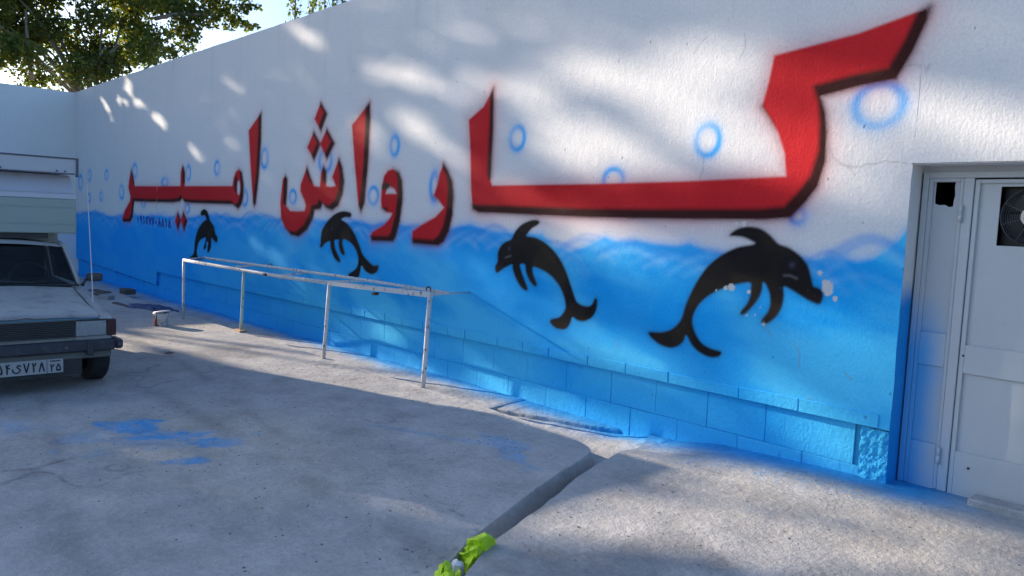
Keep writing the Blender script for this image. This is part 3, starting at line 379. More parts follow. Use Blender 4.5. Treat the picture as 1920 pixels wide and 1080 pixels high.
# low concrete haunch against the wall that narrows towards the drain
hx = np.linspace(-5.40, -4.15, 90); hy = 4.97+(hx+5.4)*0.34+0.02*(fbm(hx*7, hx*0, 83, 4)-0.5); tr5 = np.linspace(0, 1, 16)
HX = np.repeat(hx[:, None], 18, 1); HY = np.concatenate([hy[:, None]-0.02, hy[:, None]-0.006, hy[:, None]+(D+0.1-hy)[:, None]*tr5[None, :]], 1)
HZ = np.concatenate([np.full((90, 1), -0.3), np.full((90, 1), -0.170), -0.158+0.012*(fbm(HX[:, 2:]*6, HY[:, 2:]*6, 84, 4)-0.5)+0.03*tr5[None, :]], 1)
ih = np.arange(90*18).reshape(90, 18)
quads_obj('gutter_haunch', np.stack([HX, HY, HZ], -1).reshape(-1, 3), np.stack([ih[:-1, :-1], ih[1:, :-1], ih[1:, 1:], ih[:-1, 1:]], -1).reshape(-1, 4), M_CONC, None, False, conc_col(HX, HY).reshape(-1, 3))['kind'] = 'structure'
ug = np.concatenate([np.linspace(0, 0.62, 90, endpoint=False), np.linspace(0.62, 1, 200)])
strip_grid(np.linspace(4.40, 5.45, 70), lambda y: XC+0.05, lambda y: -3.35, ug, z_gut, 'gutter_floor', [])
strip_grid(np.linspace(-9, 4.42, 160), lambda y: Lf(y)-0.05, lambda y: Rf(y)+0.05, np.linspace(0, 1, 10),
           lambda X, Y: -0.205+0.03*(fbm(X*8, Y*5, 28, 4)-0.5), 'drain_floor', [])
gm = simple('dry_earth', (0.27, 0.23, 0.18), 0.95, 0, 0.25, 3, 0.02, 12)
g = mobj('ground', [(-400, -400, -0.36), (400, -400, -0.36), (400, 400, -0.36), (-400, 400, -0.36)], [(0, 1, 2, 3)], gm); g['kind'] = 'structure'

# ================================================================== THE MURAL WALL
WX = np.array([p[0] for p in WATER]); WZ = np.array([p[1] for p in WATER])
DOLC = [catmull(p, 4) for p in DOL]
GL = {'0': [[(.5, .3), (.62, .48), (.5, .64), (.38, .48), (.5, .3)]], '1': [[(.38, 1), (.52, .6), (.56, 0)]], '2': [[(.28, 1), (.42, .55), (.45, 0)], [(.33, .82), (.5, .68), (.68, .74), (.76, 1)]],
      '4': [[(.28, 1), (.42, .5), (.42, 0)], [(.78, .97), (.52, .9), (.46, .72), (.62, .6), (.82, .62)]], '4a': [[(.75, 1), (.32, .85), (.62, .58), (.25, .32), (.7, .05)]],
      '5': [[(.5, 1), (.2, .45), (.2, .1), (.4, .05), (.5, .25), (.6, .05), (.8, .1), (.8, .45), (.5, 1)]], '7': [[(.15, 1), (.5, 0), (.85, 1)]], '8': [[(.15, 0), (.5, 1), (.85, 0)]],
      '9': [[(.68, .6), (.4, .58), (.3, .8), (.45, 1), (.66, .95), (.68, .6), (.78, 0)]], 'y': [[(.9, .75), (.65, .88), (.48, .68), (.7, .5), (.85, .34), (.68, .1), (.35, .04), (.1, .2), (.08, .5)]]}
PHN = ['0', '9', '1', '4a', '7', '7', '0', '8', '8', '1', '8']
def wave_arcs():
    r = random.Random(4); A = []
    x = XC
    while x < -1.95:
        w = 0.28+0.30*r.random(); zb = float(np.interp(x+w/2, WX, WZ))
        for k in range(2):
            z0 = zb-0.05-0.10*r.random(); a = 0.05+0.07*r.random(); sh = (r.random()-0.5)*0.3
            A.append(([(x+sh+w*t, z0+a*math.sin(math.pi*t)) for t in np.linspace(-0.15, 1.15, 9)], r.random()))
        x += w*0.75
    return A
ARCS = wave_arcs()

def paint(X, Z):
    """albedo of the painted wall at (X, Z): whitewash, sprayed sea, bubbles, letters, dolphins"""
    sh = X.shape; X = X.ravel(); Z = Z.ravel()
    n = fbm(X*0.6, Z*0.6, 101, 4)
    col = np.array([0.735, 0.735, 0.74])*(0.95+0.08*n)[:, None]
    dirty = sstep(0.58, 0.75, fbm(X*2.2, Z*1.1, 102, 5))[:, None]*0.10
    col = col*(1-dirty)+np.array([0.60, 0.57, 0.53])*dirty
    run = sstep(0.55, 0.8, fbm(X*5.0, Z*0.35, 104, 4))*sstep(2.6, 4.4, Z)          # grey rain streaks below the coping
    col = col*(1-0.07*run[:, None])
    def lay(mask, c):
        nonlocal col
        m = np.clip(mask, 0, 1)[:, None]; col = col*(1-m)+np.asarray(c)*m
    def layi(i, mask, c):
        m = np.clip(mask, 0, 1)[:, None]; col[i] = col[i]*(1-m)+np.asarray(c)*m
    # the sea, sprayed: uneven cover, deeper towards the far corner
    wl = np.interp(X, WX, WZ); dep = wl-Z
    cover = sstep(-0.035, 0.05, dep)
    far = sstep(-6, -17, X); s1 = fbm(X*1.1+Z*1.3, Z*2.4, 111, 4); s2 = fbm(X*3.2, Z*3.4, 112, 3)
    lite = np.clip(sstep(0.38, 0.68, s1)*0.75+0.35*(s2-0.4)+0.32*sstep(0.4, 1.5, dep), 0, 0.92)*(1-0.75*far)
    deepc = np.array([0.0, 0.36, 0.86])*(1-far[:, None])+np.array([0.0, 0.33, 0.90])*far[:, None]
    sea = deepc*(1-lite[:, None])+np.array([0.07, 0.55, 0.92])*lite[:, None]
    m = cover[:, None]*(0.998-0.012*s2[:, None]); col = col*(1-m)+sea*m
    lay(0.30*np.exp(-(np.maximum(0, -dep)/0.06)**2)*(dep < 0), (0.22, 0.47, 0.84))
    for P, q in ARCS:
        P = np.array(P); i = np.nonzero((X > P[:, 0].min()-0.1) & (X < P[:, 0].max()+0.1) & (np.abs(Z-P[:, 1].mean()) < 0.3))[0]
        if not len(i): continue
        d = pdist(P, X[i], Z[i])
        layi(i, (0.2+0.3*q)*np.exp(-(d/(0.016+0.016*q))**2), (0.01, 0.30, 0.80))
        dd = pdist(P-np.array([0, 0.055]), X[i], Z[i]); layi(i, (0.06+0.12*q)*np.exp(-(dd/0.028)**2), (0.35, 0.62, 0.88))
    for cx, cz, rx, rz in BUB:
        i = np.nonzero((np.abs(X-cx) < rx*2+0.2) & (np.abs(Z-cz) < rz*2+0.2))[0]
        if not len(i): continue
        rr = np.sqrt(((X[i]-cx)/rx)**2+((Z[i]-cz)/rz)**2); e = (rr-0.86)*min(rx, rz)
        big = max(0.028, 0.22*min(rx, rz)); ang = np.arctan2(Z[i]-cz, X[i]-cx)
        amt = 1.0*(0.80+0.28*np.sin(ang*1.0+cx*3))
        layi(i, amt*np.exp(-(e/big)**2), (0.01, 0.37, 0.85)); layi(i, 0.22*np.exp(-(e/(big*2.6))**2), (0.15, 0.45, 0.86))
    red = np.array([0.50, 0.007, 0.014]); redl = np.array([0.60, 0.020, 0.026]); blk = np.array([0.010, 0.007, 0.007])
    for k, P in LET.items():
        P = np.array(P); x0, z0 = P.min(0); x1, z1 = P.max(0); size = z1-z0
        big = k == 'kaf'; soft = 0.013 if big else 0.016
        i = np.nonzero((X > x0-0.5) & (X < x1+0.5) & (Z > z0-0.4) & (Z < z1+0.4))[0]
        if not len(i): continue
        x, z = X[i], Z[i]; d = sdf(P, x, z)
        if k in HOLE: d = np.maximum(d, -sdf(HOLE[k], x, z))
        layi(i, (0.50 if big else 0.42)*np.exp(-np.maximum(d, 0)/(0.075 if big else 0.05))*(0.6+0.7*fbm(x*2, z*2, 120, 3)), (0.62, 0.10, 0.12))
        dx, dz = (0.055, 0.075) if big else ((0.10, 0.055) if 'dot' not in k else (0.09, 0.03))
        if k in ('alef1', 'alef2'): dz = 0.02
        de = sdf(P, x+dx, z-dz)
        if k in HOLE: de = np.maximum(de, -sdf(HOLE[k], x+dx, z-dz))
        shade = sstep(-0.035, 0.02, de)*0.95
        var = fbm(x*1.2, z*1.5, 131, 3)[:, None]; c = red*(1-var)+redl*var
        brown = np.array([0.05, 0.028, 0.016])*sstep(0.55, 0.7, fbm(x*0.9, z*2, 133, 3))[:, None]
        c = c*(1-shade[:, None])+(blk+brown)*shade[:, None]
        m = (1-sstep(-soft, soft, d))[:, None]; col[i] = col[i]*(1-m)+c*m
        layi(i, 0.40*np.exp(-(d/0.03)**2)*(d > 0)*shade, blk)
    for q, P in enumerate(DOLC):
        x0, z0 = P.min(0); x1, z1 = P.max(0)
        i = np.nonzero((X > x0-0.2) & (X < x1+0.2) & (Z > z0-0.2) & (Z < z1+0.2))[0]
        if not len(i): continue
        x, z = X[i], Z[i]; d = sdf(P, x, z); br = sstep(0.45, 0.7, fbm(x*2.5, z*2.5, 140+q, 3))[:, None]
        c = np.array([0.009, 0.008, 0.009])*(1-br)+np.array([0.030, 0.022, 0.015])*br
        layi(i, 0.35*np.exp(-np.maximum(d, 0)/0.022), (0.02, 0.03, 0.06))
        m = (1-sstep(-0.012, 0.012, d))[:, None]; col[i] = col[i]*(1-m)+c*m
    for ex, ez, r in EYES:
        i = np.nonzero((np.abs(X-ex) < 0.1) & (np.abs(Z-ez) < 0.1))[0]
        layi(i, 0.35*np.exp(-((X[i]-ex)**2+(Z[i]-ez)**2)/r**2), (0.12, 0.12, 0.22))
    for P in MOUTH:
        P = np.array(P); i = np.nonzero((np.abs(X-P[0][0]) < 0.4) & (np.abs(Z-P[0][1]) < 0.2))[0]
        if len(i): layi(i, 0.28*np.exp(-(pdist(P, X[i], Z[i])/0.010)**2), (0.3, 0.3, 0.33))
    # telephone number in dark blue brush
    (ax, az), (bx, bz), (cx, cz), (dx_, dz_) = PHONE
    i = np.nonzero((X > ax-0.2) & (X < bx+0.2) & (Z > min(cz, dz_)-0.1) & (Z < max(az, bz)+0.1))[0]
    if len(i):
        dm = np.full(len(i), 9.0); n_ = len(PHN)
        for k, gch in enumerate(PHN):
            for stv in GL[gch]:
                P = []
                for gx, gz in stv:
                    t = (k+0.1+0.8*gx)/n_; zb = cz+(dz_-cz)*t; zt = az+(bz-az)*t; P.append((ax+(bx-ax)*t, zb+(zt-zb)*(0.1+0.8*gz)))
                dm = np.minimum(dm, pdist(P, X[i], Z[i]))
        layi(i, 0.95*(1-sstep(0.018, 0.036, dm)), (0.02, 0.02, 0.26))
    for cx, cz, r in CHIP:
        i = np.nonzero((np.abs(X-cx) < 0.15) & (np.abs(Z-cz) < 0.15))[0]
        if len(i):
            rr = np.hypot(X[i]-cx, Z[i]-cz)/r+0.9*(fbm(X[i]*28, Z[i]*28, 150, 3)-0.5); layi(i, 0.9*(1-sstep(0.8, 1.0, rr)), (0.62, 0.60, 0.57))
    for P in CRACK:
        P = np.array(P); i = np.nonzero((X > P[:, 0].min()-0.05) & (X < P[:, 0].max()+0.05) & (Z > P[:, 1].min()-0.05) & (Z < P[:, 1].max()+0.05))[0]
        if len(i):
            d = pdist(P, X[i]+0.03*(fbm(X[i]*9, Z[i]*9, 160, 3)-0.5), Z[i]+0.05*(fbm(X[i]*8, Z[i]*8, 161, 3)-0.5)); layi(i, 0.45*np.exp(-(d/0.0055)**2), (0.25, 0.23, 0.21))
    return col.reshape(sh+(3,))

def zbot(x):
    """lower edge of the render coat: a straight drip edge, lower and sloping at the far end"""
    return np.where(x < -15.85, 0.27+(x+21.4)*(0.10-0.27)/5.55, 0.365)
OPX0, OPX1, OPZ = -1.889, -0.72, 2.14       # the door opening
def wall_cols():
    xs = [-1.889]
    while xs[-1] > XC: xs.append(xs[-1]-0.0085*(1+max(0, -xs[-1]-2.4)*0.20))
    xs[-1] = XC; return np.array(xs[::-1])
XS = wall_cols(); NZ = 440
tz = np.linspace(0, 1, NZ)
GX = np.repeat(XS[:, None], NZ, 1); GZB = zbot(XS)[:, None]
top = WTOP+0.012*(fbm(XS*1.7, XS*0, 170, 3)-0.5)+0.010*(fbm(XS*9, XS*0, 171, 2)-0.5)
GZ = GZB+(top[:, None]-GZB)*tz[None, :]
GXf = GX.copy(); GXf[-1, :] += 0.010*(fbm(GZ[-1]*6, GZ[-1]*0, 172, 3)-0.5)
COLW = paint(GXf, GZ)
wall = empty('mural_wall', (0, 0, 0))
tag(wall, 'long white wall sprayed with red lettering, blue sea, bubbles and black dolphins', 'wall')
nx = len(XS); idx = np.arange(nx*NZ).reshape(nx, NZ)
Q = np.stack([idx[:-1, :-1], idx[1:, :-1], idx[1:, 1:], idx[:-1, 1:]], -1).reshape(-1, 4)
qx = 0.25*(GXf[:-1, :-1]+GXf[1:, :-1]+GXf[1:, 1:]+GXf[:-1, 1:]).ravel(); qz = 0.25*(GZ[:-1, :-1]+GZ[1:, :-1]+GZ[1:, 1:]+GZ[:-1, 1:]).ravel()
qid = np.full(len(Q), 0, np.int32); names = ['render_coat']; labels = [None]
def claim(P, nm, lab, hole=None):
    P = np.array(P); x0, z0 = P.min(0); x1, z1 = P.max(0)
    i = np.nonzero((qx > x0) & (qx < x1) & (qz > z0) & (qz < z1) & (qid == 0))[0]
    d = sdf(P, qx[i], qz[i])
    if hole is not None: d = np.maximum(d, -sdf(hole, qx[i], qz[i]))
    j = i[d < 0]
    if len(j) < 3: return
    names.append(nm); labels.append(lab); qid[j] = len(names)-1
DL = ['smallest black painted dolphin, above the far end of the pipe frame', 'black painted dolphin with its tail just over the pipe frame', 'black painted dolphin diving left under the long red letter', 'largest black painted dolphin, leaping right beside the door']
for q, P in enumerate(DOLC): claim(P, 'painted_dolphin', DL[q])
LL = {'mir': 'red joined letters at the far left of the lettering', 'alef1': 'red upright stroke between the far left letters and the three dots', 'shin': 'red toothed letter under three red diamonds', 'alef2': 'red upright stroke right of the three diamonds', 'waw': 'red looped letter with a white eye', 're': 'red curved letter left of the largest letters', 'kaf': 'largest red letters with a long black edged bar'}
for k, P in LET.items():
    claim(P, 'painted_dot' if 'dot' in k else 'painted_letter', LL.get(k), HOLE.get(k))
for cx, cz, rx, rz in BUB:
    claim([(cx+rx*1.12*math.cos(a), cz+rz*1.12*math.sin(a)) for a in np.linspace(0, 2*math.pi, 24, endpoint=False)], 'painted_bubble', None)
Vw = np.stack([GXf.ravel(), np.full(nx*NZ, D), GZ.ravel()], -1); Cw = COLW.reshape(-1, 3)
for k in range(len(names)):
    q = Q[qid == k]; uq, inv = np.unique(q, return_inverse=True)
    o = quads_obj(names[k], Vw[uq], inv.reshape(-1, 4), M_MURAL, wall, False, Cw[uq])
    if labels[k]: o['label'] = labels[k]

def flat_grid(name, x0, x1, z0, z1, nx_, nz_, parent, mat=M_MURAL, y=D):
    X, Z = np.meshgrid(np.linspace(x0, x1, nx_), np.linspace(z0, z1, nz_), indexing='ij')
    i = np.arange(nx_*nz_).reshape(nx_, nz_); q = np.stack([i[:-1, :-1], i[1:, :-1], i[1:, 1:], i[:-1, 1:]], -1).reshape(-1, 4)
    return quads_obj(name, np.stack([X, np.full(X.shape, y), Z], -1).reshape(-1, 3), q, mat, parent, False, paint(np.minimum(X, -1.5), Z).reshape(-1, 3))
flat_grid('render_coat', OPX0, OPX1, OPZ, WTOP, 60, 60, wall)
flat_grid('render_coat', OPX1, 7.0, -0.06, WTOP, 40, 40, wall)
# core of the wall behind the coat, coping, underside of the drip edge
core = MB()
core.box(XC-0.3, OPX0-0.004, D+0.092, D+0.34, -0.36, WTOP-0.012)
core.box(OPX0-0.004, OPX1+0.004, D+0.002, D+0.34, OPZ+0.006, WTOP-0.012)
core.box(OPX1+0.004, 7.0, D+0.002, D+0.34, -0.36, WTOP-0.012)
core.build('wall_core', M_WHITEW, wall)
def strip(name, pts_a, pts_b, mat, colr):
    n = len(pts_a); v = list(pts_a)+list(pts_b); f = [(k, k+1, n+k+1, n+k) for k in range(n-1)]
    return mobj(name, v, f, mat, wall, False, colr)
xe = np.linspace(XC, OPX0, 160); ze = zbot(xe); ce = paint(xe, ze+0.002)
strip('drip_edge', [(x, D, z) for x, z in zip(xe, ze)], [(x, D+0.094, z-0.004) for x, z in zip(xe, ze)], M_BLOCK, np.concatenate([ce, ce*0.9]))
xt = XS[::6]; tt = top[::6]
strip('wall_coping', [(x, D, z) for x, z in zip(xt, tt)], [(x, D+0.345, z+0.004) for x, z in zip(xt, tt)], M_WHITEW, np.full((2*len(xt), 3), 0.7))
# door reveal, oversprayed blue low down
zz = np.linspace(-0.06, OPZ, 50); yy = np.linspace(D, D+0.19, 8)
ZR, YR = np.meshgrid(zz, yy, indexing='ij')
wlz = 1.30+0.12*(fbm(YR*8, ZR*3, 180, 3)-0.5); cr = sstep(0.10, -0.10, ZR-wlz)[..., None]
colr = np.array([0.74, 0.735, 0.72])*(1-cr)+(np.array([0.0, 0.29, 0.76])+0.03*fbm(YR*5, ZR*3, 181, 3)[..., None])*cr
ii = np.arange(50*8).reshape(50, 8); qr = np.stack([ii[:-1, :-1], ii[:-1, 1:], ii[1:, 1:], ii[1:, :-1]], -1).reshape(-1, 4)
XR = OPX0+0.012*(fbm(ZR*6, YR*0, 172, 3)-0.5)*(1-(YR-D)/0.19)+0.006*(fbm(YR*9, ZR*5, 182, 3)-0.5)
quads_obj('door_reveal', np.stack([XR, YR, ZR], -1).reshape(-1, 3), qr, M_MURAL, wall, True, colr.reshape(-1, 3))
MB().box(OPX0-0.01, OPX1+0.01, D+0.0, D+0.19, OPZ-0.002, OPZ+0.004).build('door_head', M_WHITEW, wall)
MB().box(OPX1-0.004, OPX1+0.002, D+0.0, D+0.19, -0.06, OPZ).build('door_reveal', M_WHITEW, wall)

xb = np.linspace(XC, OPX0-0.004, 120)
cb = np.concatenate([paint(xb, xb*0+0.1)]*2)*0.8
mobj('block_backing', [(x, D+0.066, -0.3) for x in xb]+[(x, D+0.066, 0.362 if x > -15.85 else 0.09) for x in xb], [(k, k+1, 121+k, 120+k) for k in range(119)], M_BLOCK, wall, False, cb)
# concrete blocks below the drip edge, one object each
def block(name, x0, x1, z0, z1, yf, depth, bev, mat=M_BLOCK, jit=0.004):
    b = MB().box(x0, x1, yf, yf+depth, z0, z1, bev)
    v = np.array(b.v); v += (np.stack([vnoise(v[:, 0]*40, v[:, 2]*40+7, s_) for s_ in (1, 2, 3)], -1)-0.5)*2*jit*np.array([0.6, 1, 0.6])
    c = paint(v[:, 0], np.full(len(v), 0.0)+v[:, 2]); k = 0.975+0.05*rnd.random()
    b.v = [tuple(p) for p in v]
    return b.build(name, mat, wall, False, None, np.clip(c*k, 0, 0.9))
UJ = [-2.131, -2.806, -3.312, -3.819, -4.311, -4.86, -5.40, -5.90, -6.405, -6.91, -7.42]
while UJ[-1] > -15.4: UJ.append(UJ[-1]-0.50-0.04*rnd.random())
UJ.append(-15.85)
for a, b_ in zip(UJ[1:], UJ[:-1]): block('block', a+0.0012, b_-0.0012, 0.065, 0.358, D+0.046+0.004*rnd.random(), 0.04, 0.003)
LJ = [-1.93, -2.50, -3.028, -3.59, -4.08, -4.60, -5.12, -5.66, -6.16, -6.66, -7.17]
while LJ[-1] > -15.4: LJ.append(LJ[-1]-0.50-0.04*rnd.random())
LJ.append(-15.85)
for a, b_ in zip(LJ[1:], LJ[:-1]): block('block', a+0.0012, b_-0.0012, -0.21, 0.063, D+0.044+0.004*rnd.random(), 0.04, 0.004)
xj = -15.86
while xj > XC+0.1:
    x2 = max(XC+0.02, xj-0.9); zt = float(zbot(np.array(x2)))-0.012
    block('block', x2+0.003, xj-0.003, -0.2, min(zt, float(zbot(np.array(xj)))-0.012), D+0.046, 0.04, 0.004); xj = x2
# row of small bricks just above the drip edge
BJ = [-1.96, -2.529, -3.014, -3.67, -4.12, -4.56, -5.06, -5.42, -5.80, -6.32, -6.62, -7.08, -7.50, -7.86, -8.3, -8.62, -9.05, -9.5, -9.9, -10.5, -11.2]
for a, b_ in zip(BJ[1:], BJ[:-1]): block('brick', a+0.004, b_-0.004, 0.366, 0.452+0.012*rnd.random(), D-0.007-0.004*rnd.random(), 0.03, 0.004, M_BLOCK, 0.003)
# crumbled rough corner at the door, with an open joint beside it
n1, n2 = 34, 60
XA, ZA = np.meshgrid(np.linspace(-2.085, -1.895, n1), np.linspace(-0.06, 0.352, n2), indexing='ij')
rg = fbm(XA*34, ZA*26, 190, 4); YA = D+0.030-0.050*(rg-0.42)
ca = paint(XA, ZA)*(0.80+0.35*rg[..., None]); ia = np.arange(n1*n2).reshape(n1, n2)
quads_obj('crumbled_block', np.stack([XA, YA, ZA], -1).reshape(-1, 3), np.stack([ia[:-1, :-1], ia[1:, :-1], ia[1:, 1:], ia[:-1, 1:]], -1).reshape(-1, 4), M_BLOCK, wall, False, np.clip(ca, 0, .85).reshape(-1, 3))['label'] = 'crumbled blue block at the corner by the door'

# ================================================================== SIDE WALL at the far end, lower where the gate stands
sw = MB(); sw.box(XC-0.28, XC, 1.35, D+0.06, -0.36, WTOP-0.01); sw.box(XC-0.28, XC, -14, -3.4, -0.36, WTOP-0.01)
sidew = tag(sw.build('side_wall', M_WHITEW), 'plain white wall closing the yard behind the pickup camper', 'wall')
gt = empty('yard_gate', (XC-0.14, -1.0, -0.06)); tag(gt, 'tall sheet metal yard gate left of the picture', 'gate')
gmm = simple('gate_paint', (0.30, 0.36, 0.36), 0.5, 0.2)
for y0, y1 in ((-3.38, -1.05), (-1.02, 1.32)):
    MB().box(-0.02, 0.02, y0+1.0, y1+1.0, 0.05, 3.45).build('gate_leaf', gmm, gt)
    for h in (0.1, 1.2, 2.3, 3.4): MB().box(0.021, 0.06, y0+1.0, y1+1.0, h, h+0.05).build('gate_rail', gmm, gt)

# ================================================================== METAL DOOR, FAN, THRESHOLD
def door_paint():
    m, nt, p = nmat('door_paint'); g = nd(nt, 'ShaderNodeNewGeometry'); sp = nd(nt, 'ShaderNodeSeparateXYZ'); nt.links.new(g.outputs['Position'], sp.inputs[0])
    P = g.outputs['Position']; n = noise(nt, P, 3, 5)
    base = mixc(nt, n, (0.44, 0.47, 0.49), (0.53, 0.55, 0.56))
    base = mixc(nt, mth(nt, 'MULTIPLY', ramp(nt, noise(nt, P, 14, 6, 0.7), [(0.62, 0.0), (0.72, 1.0)]), 0.35), base, (0.40, 0.36, 0.30))
    # overspray of the sea colour next to the reveal, fading along x and upwards
    fx = mth(nt, 'MULTIPLY', mth(nt, 'SUBTRACT', -1.66, sp.outputs[0]), 6.5)
    fz = mth(nt, 'MULTIPLY', mth(nt, 'SUBTRACT', 1.30, sp.outputs[2]), 2.6)
    low = mth(nt, 'MULTIPLY', mth(nt, 'SUBTRACT', 0.60, sp.outputs[2]), 1.3, True)
    f = mth(nt, 'MULTIPLY', mth(nt, 'ADD', mth(nt, 'ADD', fx, mth(nt, 'MULTIPLY', n, 0.8)), -0.25), 1.0, True)
    f2 = mth(nt, 'MULTIPLY', f, mth(nt, 'MINIMUM', mth(nt, 'MAXIMUM', fz, 0.0), 1.0))
    fl = mth(nt, 'MULTIPLY', low, mth(nt, 'MULTIPLY', mth(nt, 'SUBTRACT', -1.45, sp.outputs[0]), 3.0, True))
    f3 = mth(nt, 'MULTIPLY', mth(nt, 'MAXIMUM', f2, fl), 0.85)
    nt.links.new(mixc(nt, f3, base, (0.0, 0.33, 0.74)), p.inputs['Base Color'])
    p.inputs['Roughness'].default_value = 0.45
    nt.links.new(bump(nt, noise(nt, P, 7, 3), 0.004, 0.6), p.inputs['Normal']); return m
M_DOOR = door_paint()
yd = D+0.185
door = empty('metal_door', (0, 0, 0)); tag(door, 'pale grey sheet metal door with fixed side panel, sprayed blue at its left edge', 'door')
fr = MB()
fr.box(OPX0+0.012, -1.842, yd-0.012, yd+0.05, 0.0, 2.10, 0.003); fr.box(-1.842, -0.75, yd-0.012, yd+0.05, 2.06, 2.10, 0.003); fr.box(OPX0, OPX1, yd, yd+0.03, 2.095, OPZ+0.003); fr.box(-0.76, -0.725, yd-0.012, yd+0.05, 0.0, 2.10, 0.003)
fr.build('door_frame', M_DOOR, door)
sp_ = MB()                                           # fixed side panel: stiles, rails and recessed sheets
sp_.box(-1.842, -1.815, yd, yd+0.04, 0.0, 2.06, 0.003); sp_.box(-1.655, -1.632, yd, yd+0.04, 0.0, 2.06, 0.003)
for z0, z1 in ((-0.02, 0.30), (0.82, 1.04), (2.035, 2.06)): sp_.box(-1.815, -1.655, yd, yd+0.04, z0, z1, 0.003)
sp_.build('side_panel_frame', M_DOOR, door)
MB().box(-1.815, -1.655, yd+0.018, yd+0.026, 0.30, 0.82).build('sheet', M_DOOR, door)
# upper sheet of the side panel with a ragged hole at its top
hole = [(-1.802, 2.035), (-1.803, 1.93), (-1.800, 1.893), (-1.775, 1.884), (-1.740, 1.886), (-1.715, 1.872), (-1.692, 1.876), (-1.690, 1.915), (-1.684, 1.95), (-1.690, 2.0), (-1.688, 2.035)]
v = []; f = []
bot = 1.04
sheet = [(-1.815, bot), (-1.655, bot), (-1.655, 2.035)]+[hole[-1]]+hole[::-1][1:]+[(-1.815, 2.035)]
v = [(x, yd+0.018, z) for x, z in sheet]
mobj('sheet', v, [tuple(range(len(v)))], M_DOOR, door)['label'] = 'upper side sheet with a ragged hole torn in it'
mu = MB(); mu.box(-1.630, -1.572, yd-0.010, yd+0.045, 0.0, 2.06, 0.004); mu.build('mullion', M_DOOR, door)
for z in (0.235, 1.83): MB().lathe([(0.0, z-0.055), (0.012, z-0.055), (0.012, z-0.004), (0.010, z-0.003), (0.010, z+0.003), (0.012, z+0.004), (0.012, z+0.055), (0.0, z+0.055)], -1.632, yd-0.022, 12).build('hinge', M_DOOR, door, True)
lf = MB()
lf.box(-1.568, -1.540, yd, yd+0.04, -0.02, 2.05, 0.003); lf.box(-0.80, -0.765, yd, yd+0.04, -0.02, 2.05, 0.003)
for z0, z1 in ((-0.02, 0.285), (0.80, 0.985), (2.025, 2.05)): lf.box(-1.540, -0.80, yd, yd+0.04, z0, z1, 0.003)
lf.build('door_leaf_frame', M_DOOR, door)
MB().box(-1.540, -0.80, yd+0.018, yd+0.026, 0.285, 0.80).build('sheet', M_DOOR, door)
fx0, fx1, fz0, fz1 = -1.425, -1.055, 1.635, 2.005
for a in ((-1.540, fx0, 0.985, 2.025), (fx1, -0.80, 0.985, 2.025), (fx0, fx1, 0.985, fz0), (fx0, fx1, fz1, 2.025)):
    MB().box(a[0], a[1], yd+0.018, yd+0.026, a[2], a[3]).build('sheet', M_DOOR, door)
MB().box(-0.85, -0.83, yd-0.05, yd-0.001, 0.92, 0.94).build('door_handle', simple('handle_metal', (0.25, 0.25, 0.26), 0.35, 0.8), door)
MB().lathe([(0.0, yd-0.004), (0.007, yd-0.004), (0.007, yd+0.0)], -1.545, 0.915, 10, 'y').build('bolt_hole', M_DARK, door)
MB().lathe([(0.0, yd-0.004), (0.008, yd-0.004), (0.008, yd+0.0)], -1.455, 0.19, 10, 'y').build('bolt_hole', M_DARK, door)
# dark room behind the holes
rm = MB(); rm.box(-1.9, -0.7, D+0.9, D+0.92, -0.05, 2.2); rm.box(-1.92, -1.9, D+0.26, D+0.92, -0.05, 2.2); rm.box(-0.7, -0.68, D+0.26, D+0.92, -0.05, 2.2); rm.box(-1.9, -0.7, D+0.26, D+0.92, 2.16, 2.2)
tag(rm.build('dark_room', M_DARK), kind='structure')
# extractor fan in the door
fan = empty('extractor_fan', (-1.24, yd+0.012, 1.82)); tag(fan, 'black extractor fan with a round wire guard set in the door', 'fan')
fm = simple('fan_black', (0.02, 0.022, 0.026), 0.4, 0.3); gm2 = simple('guard_wire', (0.09, 0.095, 0.11), 0.5, 0.4); hm = simple('fan_hub', (0.50, 0.50, 0.50), 0.6, 0, 0.3, 60, 0.003, 90, ((0.10, 0.10, 0.11), 70, 0.52, 0.8))
bk = MB()
for k in range(5):
    a = k*2*math.pi/5; r0, r1 = 0.06, 0.155; da = 0.42
    v = []
    for r, w in ((r0, 0.35), (r1, 0.5)):
        for s_ in (-1, 1):
            v.append((r*math.cos(a+s_*w), 0.05+0.025*s_, r*math.sin(a+s_*w)))
    bk.add(v, [(0, 1, 3, 2)])
bk.build('fan_blades', fm, fan)
MB().lathe([(0.182, 0.012), (0.182, 0.09), (0.172, 0.09), (0.172, 0.012), (0.182, 0.012)], 0, 0, 32, 'y').build('fan_ring', fm, fan, True)
MB().box(-0.186, 0.186, 0.092, 0.098, -0.186, 0.186).build('fan_back', fm, fan)
gd = MB()
for r in (0.07, 0.083, 0.096, 0.109, 0.122, 0.135, 0.148, 0.160, 0.172): gd.tube([(r*math.cos(a), -0.004-0.012*(1-r/0.18), r*math.sin(a)) for a in np.linspace(0, 2*math.pi, 29)], 0.0014, 5, False)
for k in range(4):
    a = k*math.pi/4+0.3; gd.tube([(-0.176*math.cos(a), 0.0, -0.176*math.sin(a)), (0, -0.014, 0), (0.176*math.cos(a), 0.0, 0.176*math.sin(a))], 0.0025, 5)
gd.build('fan_guard', gm2, fan)
MB().lathe([(0.0, -0.030), (0.05, -0.028), (0.062, -0.020), (0.064, -0.010), (0.064, 0.02)], 0, 0, 24, 'y').build('fan_hub', hm, fan, True)
th = MB().box(-1.40, -0.7, D+0.02, D+0.165, -0.02, 0.045, 0.008)
v = np.array(th.v); v[:, 2] += 0.012*(fbm(v[:, 0]*9, v[:, 1]*9, 201, 3)-0.5); th.v = [tuple(p) for p in v]
